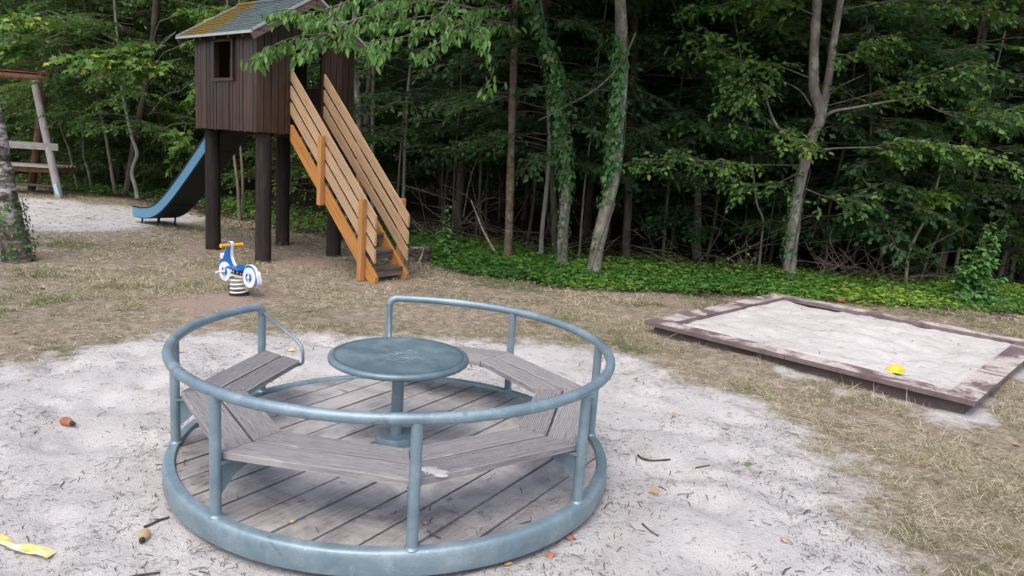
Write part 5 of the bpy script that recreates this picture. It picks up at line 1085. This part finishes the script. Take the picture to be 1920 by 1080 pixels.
m, t, b = newmat('yellow_wrapper'); n = noise(t, coords(t), 9, 4, .6); c = ramp(t, n, [(.35, (.62, .46, .08)), (.5, (.68, .58, .22)), (.6, (.72, .68, .5))]); setb(t, b, c, .3, .5); M['wrapper'] = m
o = q.build('wrapper', m, None, label='crumpled yellow wrapper lying on the sand at the lower left', cat='wrapper'); sm_ = o.modifiers.new('solid', 'SOLIDIFY'); sm_.thickness = .0008
def twig(pts, r_, label, mat='debris'):
    P_ = []
    for px, py in pts: g = gnd(px, py); P_.append(gpos(g.x, g.y) + Vector((0, 0, r_ * 1.1)))
    MB().tube([Vector(c_) for c_ in catmull(P_, 4)], [r_ * (1.15 - .5 * i / (4 * (len(P_) - 1))) for i in range(4 * (len(P_) - 1) + 1)], 7).build('twig', M[mat], None, True, label=label, cat='twig')
twig([(1196, 853), (1205, 858), (1225, 861), (1257, 860)], .0065, 'curved dark twig on the sand right of the carousel')
twig([(1204, 985), (1220, 998), (1234, 1007)], .004, 'short straight twig on the sand at the lower right of the carousel')
twig([(565, 586), (590, 583), (620, 575)], .007, 'thin dark twig on the grass right of the spring rider')
twig([(1304, 876), (1318, 878), (1331, 876)], .004, 'small dark twig left of the green leaf on the sand')
twig([(570 - 300, 982), (300, 972), (318, 968)], .006, 'dark twig on the sand close to the left of the carousel rim')
twig([(215, 1078), (255, 1070), (300, 1066)], .006, 'dark twig at the bottom edge of the sand left of the carousel')
twig([(1740, 500), (1700, 512), (1610, 506), (1560, 520)], .012, 'long pale branch lying on the brushwood heap', 'deadwood')
twig([(1185, 515), (1170, 511), (1150, 517)], .012, 'short white broken stick right of the leaning ivy tree foot', 'deadwood')
def one_leaf(px, py, sz, col, label, rz, zz_=None, kind='oval', name='fallen_leaf'):
    g = gnd(px, py, zz_ or 0.); p = gpos(g.x, g.y) if zz_ is None else Vector((g.x, g.y, zz_)); L = Leaves(); L.add(np.zeros((1, 3)), np.array([[math.cos(rz), math.sin(rz), .25]]), np.array([[.1, -.35, 1.]]), np.array([sz]), np.array([.5])); L.tw.tube([(0, 0, 0), (-.5 * sz * math.cos(rz), -.5 * sz * math.sin(rz), .1 * sz)], .001, 4)
    mm = solid('leaf_' + label.split()[0], col, .6, .3); o = link(name, L.mesh(name, kind), None, [mm, M['twig']], loc=p + Vector((0, 0, .006)), label=label, cat='leaf'); o.modifiers.new('solid', 'SOLIDIFY').thickness = .0006
one_leaf(1396, 866, .05, (.10, .22, .05), 'green fresh leaf lying on the sand right of the carousel', .3)
one_leaf(1360, 1073, .05, (.55, .36, .14), 'orange dry leaf on the sand at the bottom edge', .5)
one_leaf(1475, 1024, .045, (.5, .38, .2), 'tan curled leaf on the sand at the lower right', 2.)
one_leaf(540, 662, .06, (.72, .60, .10), 'yellow leaf on the sand behind the carousel opening', .2)
one_leaf(543, 982, .025, (.6, .42, .12), 'ochre little leaf on the carousel deck near the front rim', .6, .117)
one_leaf(795, 985, .032, (.36, .22, .15), 'brown curled leaf on the carousel deck beside the front post', 1., .117)
one_leaf(793, 712, .045, (.55, .36, .10), 'amber leaf on the carousel deck behind the table', .2, .117)
one_leaf(1025, 1040, .05, (.40, .16, .10), 'russet leaf on the sand against the carousel rim', .2, kind='maple')
one_leaf(1065, 1010, .06, (.34, .15, .10), 'maroon crumpled leaf on the sand right of the carousel rim', 1.2, kind='maple')
one_leaf(944, 1058, .04, (.55, .30, .10), 'copper leaf on the sand at the foot of the carousel rim', .1)
one_leaf(333, 664, .05, (.45, .44, .24), 'olive leaf on the sand behind the carousel rail', .1)
one_leaf(1572, 564, .11, (.28, .10, .05), 'rust red leaf lying on the far board of the sandbox', .4, .155, 'maple')
one_leaf(1283, 922, .04, (.5, .40, .26), 'beige curled leaf in the dry grass', 1.5) if False else None
